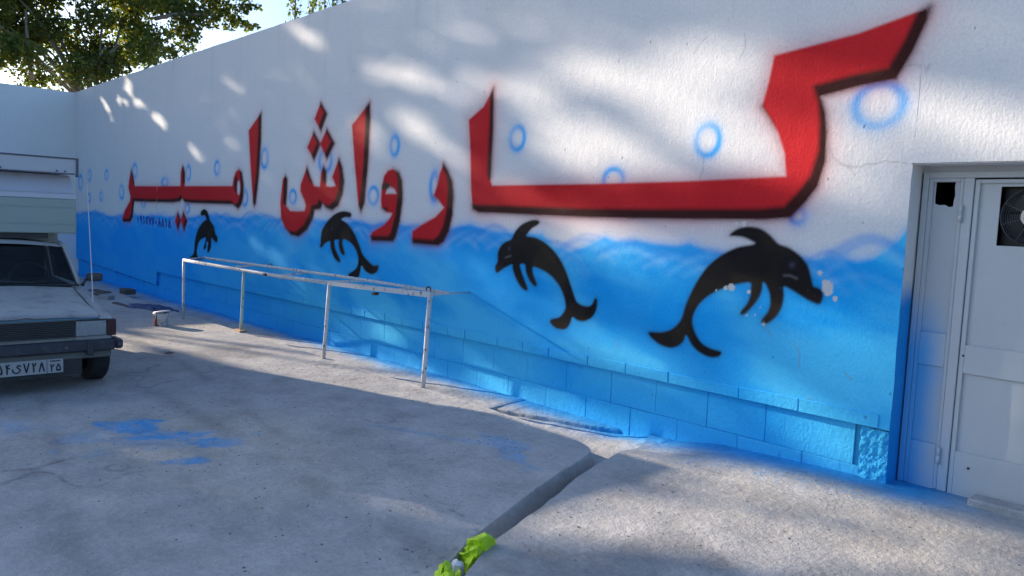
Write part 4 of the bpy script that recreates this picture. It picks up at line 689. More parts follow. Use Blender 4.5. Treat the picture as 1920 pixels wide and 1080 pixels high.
tag(th.build('door_threshold', M_CONC, None, False, None, np.full((len(v), 3), 0.42)), 'low rough concrete strip at the foot of the metal door', 'threshold')

# ================================================================== PIPE FRAME standing on the slab edge
def rusty(name, col):
    m, nt, p = nmat(name); P = pos(nt, (1, 1, 0.6))
    f = ramp(nt, noise(nt, P, 26, 6, 0.72), [(0.57, 0.0), (0.64, 1.0)])
    c = mixc(nt, f, col, mixc(nt, noise(nt, P, 60, 3), (0.035, 0.022, 0.018), (0.13, 0.06, 0.03)))
    nt.links.new(c, p.inputs['Base Color']); p.inputs['Roughness'].default_value = 0.55
    nt.links.new(bump(nt, f, -0.002), p.inputs['Normal']); return m
M_PIPE = rusty('chipped_white_paint', (0.62, 0.62, 0.62)); M_PIPEG = rusty('chipped_green_paint', (0.42, 0.58, 0.52)); M_RUST = simple('rust', (0.075, 0.04, 0.03), 0.8, 0, 0.5, 40)
pf = empty('pipe_frame', (-9.0, 4.6, -0.06)); tag(pf, 'low white pipe frame with chipped paint standing along the blue wall', 'frame')
ox, oy, oz = pf.location
def rel(p): return (p[0]-ox, p[1]-oy, p[2]-oz)
P1t, P2t, P3t, P4t = (-11.97, 4.44, 0.855), (-10.36, 4.67, 0.815), (-7.93, 4.61, 0.853), (-6.06, 4.65, 0.905)
P1b, P2b, P3b, P4b = (-11.98, 4.44, -0.06), (-10.41, 4.66, -0.03), (-8.03, 4.61, -0.07), (-6.13, 4.65, -0.07)
for a, b_, r, m_ in ((P1b, P1t, 0.020, M_PIPE), (P2b, P2t, 0.022, M_PIPEG), (P3b, P3t, 0.022, M_PIPE), (P4b, P4t, 0.024, M_PIPE)):
    A, B = Vector(rel(a)), Vector(rel(b_)); MB().tube([A, A.lerp(B, 0.35)+Vector((0.006, 0, 0)), A.lerp(B, 0.7), B], r, 10).build('post', m_, pf, True)
MB().tube([rel(P1t), rel(P2t), rel((-9.2, 4.64, 0.822)), rel((P3t[0], P3t[1], P3t[2]))], 0.024, 10).build('front_rail', M_PIPE, pf, True)
MB().bar(rel((P3t[0]-0.02, P3t[1], P3t[2]-0.005)), rel((P4t[0]+0.02, P4t[1], P4t[2]-0.01)), 0.040, 0.050).build('front_rail', M_PIPE, pf)
MB().tube([rel((-12.3, 4.86, 0.872)), rel((-10.4, 5.0, 0.87)), rel((-8.55, 5.10, 0.875)), rel((-6.33, 5.10, 0.872))], 0.018, 10).build('back_rail', M_PIPE, pf, True)
for a, b_ in (((-11.97, 4.44, 0.862), (-12.28, 4.87, 0.875)), ((-10.75, 4.62, 0.83), (-10.9, 5.345, 0.86)), ((-9.25, 4.63, 0.835), (-9.5, 5.345, 0.85)), ((-7.93, 4.61, 0.868), (-7.95, 5.345, 0.86)), ((-6.9, 4.63, 0.86), (-7.0, 5.345, 0.86)), ((-6.06, 4.65, 0.90), (-6.28, 5.345, 0.875))):
    MB().tube([rel(a), rel(b_)], 0.012, 8).build('cross_bar', M_PIPE, pf, True)
MB().tube([rel((-6.1+0.035*math.cos(t), 4.66, 0.945+0.03*math.sin(t))) for t in np.linspace(-0.6, 3.6, 9)], 0.006, 6).build('hook', M_RUST, pf, True)
for x in (-7.0, -9.6): MB().box(x-ox-0.03, x-ox+0.03, 4.60-oy, 4.66-oy, 0.80-oz, 0.83-oz, 0.006).build('clamp', M_RUST, pf)
bm_ = simple('fired_brick', (0.42, 0.27, 0.18), 0.9, 0, 0.2, 20, 0.004, 50)
tag(MB().box(-10.52, -10.31, 4.60, 4.71, -0.062, -0.028, 0.006).build('footing_brick', bm_), 'flat pale brick under the greenish post of the pipe frame', 'brick')

# ================================================================== PAINT BUCKET
bu = empty('paint_bucket', (-11.44, 3.93, -0.075)); tag(bu, 'small white paint bucket smeared with drips, red label, on the sunlit concrete', 'bucket')
bw = simple('bucket_plastic', (0.62, 0.62, 0.62), 0.5, 0, 0.15, 30, 0, 40, ((0.10, 0.11, 0.13), 25, 0.52, 0.8)); br_ = simple('label_red', (0.32, 0.06, 0.03), 0.5, 0, 0.4, 20); bdk = simple('bucket_black', (0.03, 0.03, 0.035), 0.5)
MB().lathe([(0.0, 0.0), (0.085, 0.0), (0.088, 0.01), (0.104, 0.185), (0.112, 0.19), (0.112, 0.205), (0.102, 0.205), (0.098, 0.19), (0.082, 0.02), (0.0, 0.02)], 0, 0, 24).build('bucket_body', bw, bu, True)
for nm, z0, z1, mt, a0, a1 in (('label', 0.04, 0.13, br_, -2.3, -0.9), ('label_band', 0.008, 0.04, bdk, -2.4, -0.7), ('label_band', 0.13, 0.17, bdk, -2.2, -1.0)):
    v = []; aa = np.linspace(a0, a1, 10)
    for z in (z0, z1):
        r = 0.0885+0.0165*z/0.185
        v += [(r*math.cos(a), r*math.sin(a), z) for a in aa]
    mobj(nm, v, [(k, k+1, 11+k, 10+k) for k in range(9)], mt, bu)
for a, l in ((-0.75, 0.16), (-0.5, 0.19), (-0.3, 0.12), (-0.1, 0.17), (-1.15, 0.08), (0.15, 0.1)):
    MB().tube([((0.0905+0.0163*z/0.185)*math.cos(a), (0.0905+0.0163*z/0.185)*math.sin(a), z) for z in (0.19, 0.19-l/2, 0.19-l)], [0.010, 0.007, 0.004], 6).build('paint_drip', simple('drip_white', (0.75, 0.75, 0.75), 0.35) if a == -0.75 else bpy.data.materials['drip_white'], bu, True)
ld = MB().lathe([(0.0, 0.012), (0.10, 0.012), (0.108, 0.0), (0.112, 0.0), (0.112, 0.016), (0.0, 0.018)], 0, 0, 24)
lo = ld.build('lid', bw, bu, True); lo.location = (0.01, 0.01, 0.213); lo.rotation_euler = (0.05, -0.13, 0.3)
MB().tube([(0.11*math.cos(t), 0.11*math.sin(t)*0.2-0.02, 0.19-0.09*abs(math.sin(t))) for t in np.linspace(0, math.pi, 12)], 0.003, 5).build('handle', simple('wire', (0.4, 0.4, 0.42), 0.4, 0.8), bu, True)

# ================================================================== PICKUP WITH CAMPER (faces +x, front plane at x = 0 of its own frame)
car = empty('pickup_camper', (-7.956, 1.565, -0.106))
tag(car, 'dusty white old pickup with a green and white camper shell over its cab', 'pickup')
M_BODY = simple('dusty_white_paint', (0.43, 0.42, 0.40), 0.5, 0, 0.12, 3, 0, 40, ((0.24, 0.23, 0.215), 6, 0.5, 0.6))
M_CHROME = simple('dull_chrome', (0.16, 0.16, 0.17), 0.35, 0.8, 0.2, 15)
M_BLK = simple('black_trim', (0.03, 0.03, 0.034), 0.5, 0, 0.3, 10)
M_BUMP = simple('grey_bumper', (0.045, 0.048, 0.058), 0.45, 0.2, 0.3, 10, 0, 40, ((0.16, 0.155, 0.15), 9, 0.57, 0.5))
M_TYRE = simple('tyre_rubber', (0.022, 0.022, 0.024), 0.85, 0, 0.3, 20, 0.003, 60)
M_CAMPW = simple('camper_white', (0.52, 0.54, 0.60), 0.45, 0, 0.06, 2, 0, 40, ((0.45, 0.46, 0.46), 5, 0.55, 0.5))
M_CAMPG = simple('camper_green', (0.31, 0.38, 0.35), 0.5, 0, 0.06, 2, 0.002, 30, ((0.20, 0.20, 0.18), 11, 0.62, 0.6))
def glassm():
    m, nt, p = nmat('window_glass'); p.inputs['Base Color'].default_value = (0.03, 0.035, 0.04, 1); p.inputs['Roughness'].default_value = 0.06
    tr = nd(nt, 'ShaderNodeBsdfTransparent'); tr.inputs[0].default_value = (0.55, 0.6, 0.62, 1); mx = nd(nt, 'ShaderNodeMixShader')
    g = nd(nt, 'ShaderNodeNewGeometry'); n = noise(nt, g.outputs['Position'], 5, 5)
    fr_ = nd(nt, 'ShaderNodeFresnel'); fr_.inputs[0].default_value = 1.5
    nt.links.new(mth(nt, 'ADD', mth(nt, 'MULTIPLY', n, 0.35), mth(nt, 'ADD', fr_.outputs[0], 0.12), True), mx.inputs[0])
    nt.links.new(tr.outputs[0], mx.inputs[1]); nt.links.new(p.outputs[0], mx.inputs[2]); nt.links.new(mx.outputs[0], nt.nodes['Material Output'].inputs[0]); return m
M_GLASS = glassm()
def loft(secs, mat, name, parent, smooth=False, close=True):
    """secs: list of (x, [(y, z)...]) cross sections with equal counts"""
    n = len(secs[0][1]); v = [(x, y, z) for x, pr in secs for y, z in pr]; f = []
    for k in range(len(secs)-1):
        for j in range(n-1 if not close else n):
            f.append((k*n+j, k*n+(j+1) % n, (k+1)*n+(j+1) % n, (k+1)*n+j))
    if close: f.append(tuple(range(n))[::-1]); f.append(tuple((len(secs)-1)*n+j for j in range(n)))
    return mobj(name, v, f, mat, parent, smooth)
def prof(hw, zs, zt, cr, inset=0.0):
    h = [(hw-0.10, zs), (hw-0.03, zs+0.08), (hw, zs+0.24), (hw-0.006, zt-0.06), (hw-0.03-inset, zt), (hw*0.5, zt+cr*0.75), (0, zt+cr)]
    return h+[(-y, z) for y, z in h[-2::-1]]
# lower body: front fenders, sills and load bed sides
loft([(-0.03, prof(0.745, 0.40, 0.665, 0.006)), (-0.10, prof(0.755, 0.34, 0.69, 0.01)), (-0.22, prof(0.755, 0.42, 0.70, 0.012)), (-0.70, prof(0.757, 0.42, 0.775, 0.018)), (-0.85, prof(0.757, 0.26, 0.80, 0.02)), (-1.15, prof(0.757, 0.26, 0.865, 0.02)),
      (-2.35, prof(0.757, 0.26, 0.90, 0.0)), (-3.62, prof(0.75, 0.30, 0.90, 0.0))], M_BODY, 'body', car)
# bonnet panel, a separate skin with shut lines
hv = []
for x, hw, z, c in ((-0.012, 0.600, 0.682, 0.012), (-0.05, 0.604, 0.712, 0.020), (-0.5, 0.615, 0.765, 0.030), (-1.05, 0.630, 0.868, 0.030)):
    hv.append([(x, y*hw, z+c*(1-y*y)+(0.012 if abs(y) < 0.05 and x > -0.9 else 0)) for y in np.linspace(-1, 1, 17)])
v = [p for r_ in hv for p in r_]; f = [(k*17+j, k*17+j+1, (k+1)*17+j+1, (k+1)*17+j) for k in range(3) for j in range(16)]
bon = mobj('bonnet', v+[(x, y, z-0.03) for x, y, z in v], f+[(j, j+1, 68+j+1, 68+j) for j in range(16)]+[(k*17, (k+1)*17, 68+(k+1)*17, 68+k*17) for k in range(3)]+[(k*17+16, (k+1)*17+16, 68+(k+1)*17+16, 68+k*17+16) for k in range(3)], M_BODY, car, True)
for s_ in (-1, 1): MB().tube([(-0.03, s_*0.607, 0.690), (-0.5, s_*0.620, 0.768), (-1.05, s_*0.636, 0.868)], 0.006, 5).build('shut_line', M_BLK, car)
MB().box(-0.02, 0.006, -0.60, 0.60, 0.668, 0.684, 0.004).build('bonnet_trim', simple('blue_trim', (0.10, 0.22, 0.30), 0.4, 0.4), car)
for k in range(44): 
    y = -0.43+k*0.02
    MB().box(-1.112, -1.075, y, y+0.009, 0.893, 0.897).build('cowl_slot', M_BLK, car)
# grille
M_SLAT = simple('grille_slat', (0.12, 0.12, 0.125), 0.4, 0.4, 0.3, 20)
gr = MB().box(-0.03, -0.024, -0.40, 0.40, 0.505, 0.662).build('grille', M_BLK, car)
for k in range(9): MB().box(-0.024, -0.004, -0.385, 0.385, 0.514+k*0.0165, 0.5185+k*0.0165, 0.0015).build('grille_slat', M_SLAT, gr)
MB().box(-0.022, 0.0, -0.405, 0.405, 0.660, 0.668).build('grille_frame', M_CHROME, gr); MB().box(-0.022, 0.0, -0.405, 0.405, 0.500, 0.507).build('grille_frame', M_CHROME, gr)
MB().box(-0.004, -0.001, 0.10, 0.22, 0.540, 0.552).build('grille_badge', M_BUMP, gr)
M_LENS = simple('lamp_lens', (0.30, 0.33, 0.35), 0.15, 0.1, 0.25, 18); M_AMB = simple('lamp_red', (0.06, 0.018, 0.02), 0.25, 0, 0.2, 20)
for s_ in (-1, 1):
    h = empty('headlight', (0, 0, 0)); h.parent = car
    MB().box(-0.05, -0.004, min(s_*0.405, s_*0.665), max(s_*0.405, s_*0.665), 0.505, 0.655, 0.008).build('lens', M_LENS, h)
    MB().box(-0.052, 0.0, min(s_*0.40, s_*0.67), max(s_*0.40, s_*0.67), 0.655, 0.664).build('rim', M_BLK, h)
    MB().box(-0.12, -0.006, min(s_*0.672, s_*0.752), max(s_*0.672, s_*0.752), 0.500, 0.658, 0.006).build('indicator_lamp', M_AMB, car)
# bumper with end caps, overrider blocks and bolts
MB().box(-0.02, 0.085, -0.72, 0.72, 0.375, 0.475, 0.014).build('bumper', M_BUMP, car)
for s_ in (-1, 1):
    MB().box(-0.16, 0.07, min(s_*0.72, s_*0.795), max(s_*0.72, s_*0.795), 0.378, 0.472, 0.018).build('bumper_end', M_BUMP, car)
    MB().box(0.02, 0.105, s_*0.50-0.028, s_*0.50+0.028, 0.335, 0.478, 0.010).build('overrider', M_BUMP, car)
    for y in (0.30, 0.755): MB().tube([(0.06, s_*y, 0.425), (0.092, s_*y, 0.425)], 0.014, 10).build('bumper_bolt', M_CHROME, car)
MB().box(-0.05, 0.02, -0.70, 0.70, 0.30, 0.372, 0.012).build('front_valance', simple('dark_valance', (0.15, 0.15, 0.14), 0.7, 0, 0.3, 8), car)  # valance below the bumper, toned darker than the body paint
MB().box(-0.04, 0.0, -0.45, 0.45, 0.15, 0.30).build('lower_grille', M_BLK, car)
# number plate
pl = MB().box(0.03, 0.036, -0.29, 0.285, 0.192, 0.322, 0.002).build('number_plate', simple('plate_white', (0.40, 0.41, 0.41), 0.45, 0, 0.1, 12), car)
MPD = simple('plate_black', (0.02, 0.02, 0.025), 0.5); 
def strokes(gk, y0, w, z0, h, r):
    b = MB()
    for stv in GL[gk]:
        for (ax, az), (bx, bz) in zip(stv[:-1], stv[1:]):
            A = (0.0375, y0+ax*w, z0+az*h); B = (0.0375, y0+bx*w, z0+bz*h); b.bar(A, B, r, 0.003) if False else b.tube([A, B], r, 6)
    return b
yv = -0.242
for gk, w in (('5', 0.056), ('4', 0.054), ('y', 0.078), ('7', 0.058), ('2', 0.052), ('8', 0.058)):
    strokes(gk, yv, w, 0.214, 0.086, 0.0062).build('plate_digit', MPD, pl); yv += w+0.005
MB().box(0.036, 0.0385, 0.150, 0.154, 0.195, 0.319).build('plate_divider', MPD, pl)
strokes('2', 0.168, 0.050, 0.208, 0.066, 0.0055).build('plate_digit', MPD, pl); strokes('5', 0.220, 0.050, 0.208, 0.066, 0.0055).build('plate_digit', MPD, pl)
MB().box(0.036, 0.0380, 0.178, 0.262, 0.298, 0.308).build('plate_caption', MPD, pl)
MB().box(0.036, 0.0378, -0.288, -0.25, 0.194, 0.320).build('plate_band', simple('plate_blue', (0.03, 0.08, 0.40), 0.5), pl)
# cab: pillars, roof, glass, interior
def quad(name, p, mat, th=0.0, parent=car): return mobj(name, p, [tuple(range(len(p)))], mat, parent)
A0, A1 = (-1.12, 0.705, 0.895), (-1.50, 0.655, 1.275)
quad('windscreen', [(-1.115, -0.70, 0.900), (-1.115, 0.70, 0.900), (-1.500, 0.640, 1.275), (-1.500, -0.640, 1.275)], M_GLASS)
for s_ in (-1, 1):
    MB().tube([(A0[0], s_*A0[1], A0[2]), (-1.30, s_*0.685, 1.08), (A1[0], s_*A1[1], A1[2]), (-1.62, s_*0.635, 1.315)], [0.026, 0.022, 0.022, 0.026], 8).build('windscreen_pillar', M_BODY, car, True)
    MB().tube([(A0[0]+0.012, s_*(A0[1]-0.028), A0[2]+0.008), (A1[0]+0.012, s_*(A1[1]-0.026), A1[2])], 0.008, 6).build('windscreen_seal', M_BLK, car)
    quad('side_window', [(-1.22, s_*0.712, 0.905), (-2.25, s_*0.72, 0.905), (-2.22, s_*0.655, 1.27), (-1.56, s_*0.655, 1.27)], M_GLASS)
    MB().tube([(-2.3, s_*0.72, 0.89), (-2.28, s_*0.65, 1.30)], 0.04, 8).build('rear_pillar', M_BODY, car)
    MB().box(-2.2, -1.25, s_*0.757-0.003, s_*0.757+0.003, 0.38, 0.86).build('door_skin', M_BODY, car)
    MB().box(-2.1, -1.98, s_*0.757-0.02, s_*0.757+0.02, 0.76, 0.785, 0.004).build('door_handle', M_CHROME, car)
loft([(-1.505, [(y, 1.270+0.035*(1-(y/0.66)**2)) for y in np.linspace(-0.655, 0.655, 13)]), (-1.56, [(y, 1.290+0.045*(1-(y/0.66)**2)) for y in np.linspace(-0.655, 0.655, 13)]), (-1.9, [(y, 1.305+0.045*(1-(y/0.66)**2)) for y in np.linspace(-0.65, 0.65, 13)]), (-2.32, [(y, 1.29+0.045*(1-(y/0.66)**2)) for y in np.linspace(-0.64, 0.64, 13)])], M_BODY, 'roof', car, True, False)
MB().tube([(-1.09, -0.70, 0.892), (-1.09, 0, 0.900), (-1.09, 0.70, 0.892)], 0.010, 6).build('windscreen_seal', M_BLK, car)
cab = MB(); cab.box(-2.30, -2.28, -0.64, 0.64, 0.5, 1.28); cab.box(-2.28, -1.2, -0.68, 0.68, 0.48, 0.50); cab.build('cab_interior', M_BLK, car)
for s_ in (-1, 1): MB().box(-2.2, -2.05, s_*0.33-0.24, s_*0.33+0.24, 0.55, 1.15, 0.05).build('seat', simple('seat_cloth', (0.06, 0.055, 0.05), 0.9) if s_ < 0 else bpy.data.materials['seat_cloth'], car)
MB().box(-1.36, -1.14, -0.66, 0.66, 0.80, 0.90, 0.03).build('dashboard', M_BLK, car)
sw_ = MB().tube([(-1.50-0.06*math.sin(t), 0.33+0.185*math.cos(t), 0.93+0.165*math.sin(t)) for t in np.linspace(0, 2*math.pi, 25)], 0.013, 6, False); sw_.tube([(-1.50, 0.33-0.18, 0.93), (-1.48, 0.33, 0.92), (-1.50, 0.33+0.18, 0.93)], 0.012, 6); sw_.build('steering_wheel', simple('wheel_grey', (0.09, 0.09, 0.10), 0.5), car, True)
for y0, y1 in ((0.30, -0.28), (-0.35, -0.62)):
    w_ = MB().tube([(-1.085, y0, 0.915), (-1.11, (y0+y1)/2, 0.945), (-1.135, y1, 0.935)], 0.008, 6); w_.build('wiper', M_BUMP, car, True)
# door mirror and aerial
mi = MB(); rr_ = []
for k, (dx, s_) in enumerate(((0.035, 0.55), (0.028, 0.92), (0.0, 1.0), (-0.03, 1.0), (-0.04, 0.85))):
    rr_.append((-1.06+dx, [(0.845+0.078*s_*math.copysign(abs(math.cos(t))**0.5, math.cos(t)), 0.975+0.046*s_*math.copysign(abs(math.sin(t))**0.5, math.sin(t))) for t in np.linspace(0, 2*math.pi, 17)[:-1]]))
loft(rr_, simple('mirror_grey', (0.06, 0.06, 0.065), 0.45, 0.2, 0.2, 20), 'door_mirror', car, True)
MB().tube([(-1.08, 0.77, 0.955), (-1.09, 0.745, 0.915), (-1.1, 0.735, 0.885)], [0.016, 0.014, 0.02], 8).build('mirror_arm', M_BUMP, car, True)
MB().tube([(-0.46, 0.668, 0.765), (-0.52, 0.667, 1.20), (-0.64, 0.665, 1.94)], [0.0065, 0.005, 0.003], 6).build('aerial', simple('aerial_steel', (0.6, 0.6, 0.62), 0.35, 0.3), car)
# wheels
def wheel(x, s_):
    w = empty('wheel', (x, s_*0.665, 0.285)); w.parent = car
    MB().lathe([(0.17, -0.085), (0.20, -0.095), (0.262, -0.09), (0.282, -0.07), (0.286, -0.03), (0.286, 0.03), (0.282, 0.07), (0.262, 0.09), (0.20, 0.095), (0.17, 0.085)], 0, 0, 40, 'y').build('tyre', M_TYRE, w, True)
    MB().lathe([(0.17, -0.08), (0.165, -0.03), (0.08, -0.02*s_+0.0), (0.0, 0.05*s_)], 0, 0, 24, 'y').build('rim', M_BUMP, w, True)
    MB().lathe([(0.17, 0.08), (0.165, 0.04), (0.08, 0.045), (0.0, 0.06)], 0, 0, 24, 'y').build('rim', M_BUMP, w, True)
for x in (-0.47, -2.85):
    for s_ in (-1, 1): wheel(x, s_)
MB().box(-0.60, -0.34, -0.56, 0.56, 0.24, 0.30).build('axle', M_BLK, car); MB().box(-2.95, -2.75, -0.56, 0.56, 0.24, 0.30).build('axle', M_BLK, car); MB().box(-3.4, -0.15, -0.5, 0.5, 0.28, 0.38).build('underbody', M_BLK, car)
# camper shell
hw = 0.815
camp = loft([(x, [(-hw, z0), (hw, z0), (hw, z1), (-hw, z1)]) for x, z0, z1 in ((-1.64, 1.418, 1.66), (-1.641, 1.418, 1.80))][:1] + [(-1.66, [(-hw, 1.418), (hw, 1.418), (hw, 1.80), (-hw, 1.80)]), (-2.42, [(-hw, 1.418), (hw, 1.418), (hw, 2.05), (-hw, 2.05)])], M_CAMPG, 'camper_nose', car)
bpy.data.objects.remove(camp)
MB().box(-2.42, -1.64, -hw, hw, 1.415, 1.795, 0.01).build('camper_nose', M_CAMPG, car)
for z in (1.515, 1.70): MB().box(-1.642, -1.634, -hw+0.01, hw-0.01, z, z+0.008).build('camper_bead', M_CAMPG, car)
loft([(-1.642, [(-hw+0.003, 1.797), (hw-0.003, 1.797), (hw-0.003, 1.84), (-hw+0.003, 1.84)]), (-1.80, [(-hw+0.03, 1.797), (hw-0.03, 1.797), (hw-0.03, 2.06), (-hw+0.03, 2.06)]), (-3.66, [(-hw+0.03, 1.797), (hw-0.03, 1.797), (hw-0.03, 2.06), (-hw+0.03, 2.06)])], M_CAMPW, 'camper_top', car)
MB().box(-3.66, -2.425, -hw, hw, 0.72, 1.795, 0.012).build('camper_body', M_CAMPG, car)
MB().box(-1.80, -1.645, -hw+0.02, hw-0.02, 1.858, 1.862).build('camper_bead', M_CAMPW, car)
rk = MB(); rk.box(-3.62, -1.625, -hw+0.01, hw+0.005, 2.075, 2.235, 0.006); rk.build('roof_box', simple('roof_box_grey', (0.47, 0.50, 0.54), 0.45, 0, 0.06, 3), car)
dk = simple('edge_trim', (0.10, 0.11, 0.14), 0.6)
MB().box(-3.63, -1.615, -hw, hw+0.018, 2.236, 2.249).build('edge_trim', dk, car); MB().box(-1.65, -1.612, hw-0.006, hw+0.018, 2.04, 2.2355).build('edge_trim', dk, car); MB().box(-1.632, -1.617, -hw, hw-0.02, 2.064, 2.076).build('edge_trim', dk, car)
for y in (-0.5, 0.1, 0.62, 0.70): MB().tube([(-1.63, y, 2.098), (-1.612, y, 2.098)], 0.010, 8).build('rivet', dk, car)
for k, (y, l) in enumerate(((-0.205, 0.30), (-0.185, 0.22), (-0.165, 0.16), (-0.14, 0.20), (-0.10, 0.10), (-0.24, 0.26), (-0.27, 0.18))):
    MB().tube([(-1.636, y, 1.795), (-1.6365, y+0.004, 1.795-l)], [0.006, 0.003], 6).build('paint_drip', M_CAMPW, car)
MB().box(-2.40, -1.70, -0.55, 0.55, 1.355, 1.414).build('nose_packer', M_BLK, car)

# ================================================================== TREES
def leafmat(name, c0, c1, trans=0.35):
    m, nt, p = nmat(name); at = nd(nt, 'ShaderNodeAttribute', attribute_name='paint')
    nt.links.new(at.outputs['Color'], p.inputs['Base Color']); p.inputs['Roughness'].default_value = 0.5; p.inputs['Specular IOR Level'].default_value = 0.3
    tl = nd(nt, 'ShaderNodeBsdfTranslucent'); nt.links.new(mixc(nt, 1.0, at.outputs['Color'], (1.6, 1.7, 0.6), 'MULTIPLY'), tl.inputs[0])
    mx = nd(nt, 'ShaderNodeMixShader'); mx.inputs[0].default_value = trans
    nt.links.new(p.outputs[0], mx.inputs[1]); nt.links.new(tl.outputs[0], mx.inputs[2]); nt.links.new(mx.outputs[0], nt.nodes['Material Output'].inputs[0]); return m
M_LEAF = leafmat('leaves', 0, 0, 0.5)
M_BARK = simple('pale_bark', (0.27, 0.24, 0.20), 0.9, 0, 0.3, 9, 0.01, 20)
def leaf_mesh(name, cen, size, cols, parent, rs):
    n = len(cen); a = rs.normal(size=(n, 3)); a /= np.linalg.norm(a, axis=1)[:, None]
    b = rs.normal(size=(n, 3)); b -= a*(a*b).sum(1)[:, None]; b /= np.linalg.norm(b, axis=1)[:, None]
    c = np.cross(a, b); s = size[:, None]
    V = np.stack([cen-a*s*0.5, cen+b*s*0.40-a*s*0.08+c*s*0.10, cen+a*s*0.55, cen-b*s*0.40-a*s*0.08+c*s*0.10], 1).reshape(-1, 3)
    Qd = np.arange(n*4).reshape(n, 4)
    return quads_obj(name, V, Qd, M_LEAF, parent, False, np.repeat(cols, 4, 0))
def leaf_cols(n, rs, yellow=0.25):
    g = np.array([0.13, 0.165, 0.045]); yl = np.array([0.34, 0.27, 0.06]); dk = np.array([0.06, 0.095, 0.035])
    t = rs.rand(n, 1); k = (rs.rand(n, 1) < yellow)*rs.rand(n, 1)
    return (g*(1-t)+dk*t)*(1-k)+yl*k
def lit_amount(Xw, Zw):
    """how open the crowns are along the sun ray that ends at wall point (Xw, Zw); Zw < 0 means the ray lands on the ground first"""
    L = np.zeros(Xw.shape)
    for x0, z0, x1, z1, w, s_ in SUNW:
        ex, ez = x1-x0, z1-z0; sx_ = 0.40        # distances along the wall count less: the light rakes it
        t = np.clip(((Xw-x0)*ex*sx_*sx_+(Zw-z0)*ez)/((ex*sx_)**2+ez*ez+1e-9), 0, 1)
        d = np.sqrt(((Xw-x0-t*ex)*sx_)**2+(Zw-z0-t*ez)**2); L = np.maximum(L, s_*np.exp(-(d/(w*1.25+0.03))**4))
    tt_ = np.where(Zw < -0.05, (Zw+0.05)/SZ, 0); Xg = Xw-tt_*SX; Yg = D-tt_*SY        # landing point on the ground
    on_g = Zw < -0.05
    G = np.zeros(Xw.shape)
    for x0, y0, x1, y1, w, s_ in SUNG:
        ex, ey = x1-x0, y1-y0; t = np.clip(((Xg-x0)*ex+(Yg-y0)*ey)/(ex*ex+ey*ey+1e-9), 0, 1)
        G = np.maximum(G, min(1, s_*1.15)*np.exp(-(np.hypot(Xg-x0-t*ex, Yg-y0-t*ey)/(w*2.0+0.12))**4))
    strip_ = (Xg < -3.6) & (Xg > -14) & (Yg > 2.65+0.30*(Xg+9.96))
    G = np.where(strip_, np.maximum(G, 1.0*sstep(0.20, 0.36, fbm(Xg*0.5+3, Yg*2.2, 401, 3))), G)
    L = np.where(on_g, G, L)
    L = np.where((~on_g) & (Xw > -2.02) & (Zw < 1.9), 0, L)
    return np.where((Zw < 0.35) & (~on_g) & (Xw < -7.0), np.maximum(L, 0.5), L)
def clumps_to_tree(name, base, cl, label, cat, per, lsize, rs, group=None, yellow=0.25, extra=(), fork=None):
    t = empty(name, base); tag(t, label, cat, group)
    B = Vector(base); fk = Vector(fork) if fork else B+Vector((0, 0, 3.4))
    MB().tube([(0, 0, -0.2), ((fk-B).x*0.4, (fk-B).y*0.4, (fk-B).z*0.5), tuple(fk-B)], [0.28, 0.22, 0.18], 12).build('trunk', M_BARK, t, True)
    br = MB(); r = random.Random(5)
    for k, c in enumerate(cl):
        if k % 11: continue
        p = Vector(c[:3])-B; f0 = fk-B; mid = f0.lerp(p, 0.5)+Vector((r.uniform(-.3, .3), r.uniform(-.3, .3), r.uniform(0, .5)))
        br.tube([f0, mid, p], [0.05, 0.028, 0.008], 6, False)
    for s_ in extra: br.tube([Vector(p)-B for p in s_], [0.06, 0.05, 0.03], 8)
    br.build('limbs', M_BARK, t, True)
    cs = []; sz = []; cc = []
    for x, y, z, rad in cl:
        n = int(per*(rad/0.5)**2)
        d = rs.normal(size=(n, 3)); d /= np.linalg.norm(d, axis=1)[:, None]; d *= (rs.rand(n, 1)**0.45)
        cs.append(np.array([x, y, z])-np.array(base)+d*rad*np.array([1.1, 1.1, 0.85])); sz.append(lsize*(0.7+0.6*rs.rand(n))); c_ = leaf_cols(n, rs, yellow*rs.rand()*1.8); cc.append(c_*(0.75+0.5*rs.rand()))
    cs, sz, cc = np.concatenate(cs), np.concatenate(sz), np.concatenate(cc)
    wp = cs+np.array(base); tq = np.maximum(0, D-wp[:, 1])/SY; xw, zw = wp[:, 0]+tq*SX, wp[:, 2]+tq*SZ      # openings that let the sun through to the wall
    op = np.where((tq > 0) & (xw > XC), lit_amount(xw, zw), 0.0); k_ = rs.rand(len(cs)) > op*1.3
    leaf_mesh('crown', cs[k_], sz[k_], cc[k_], t, rs)
    return t
rs = np.random.RandomState(12)
clumps_to_tree('plane_tree', (-25.2, 7.2, -0.3), CLUMPS, 'large leafy tree with pale limbs rising behind the far corner of the walls', 'tree', 330, 0.115, rs, None, 0.24, LIMBS, (-24.6, 6.6, 4.2))

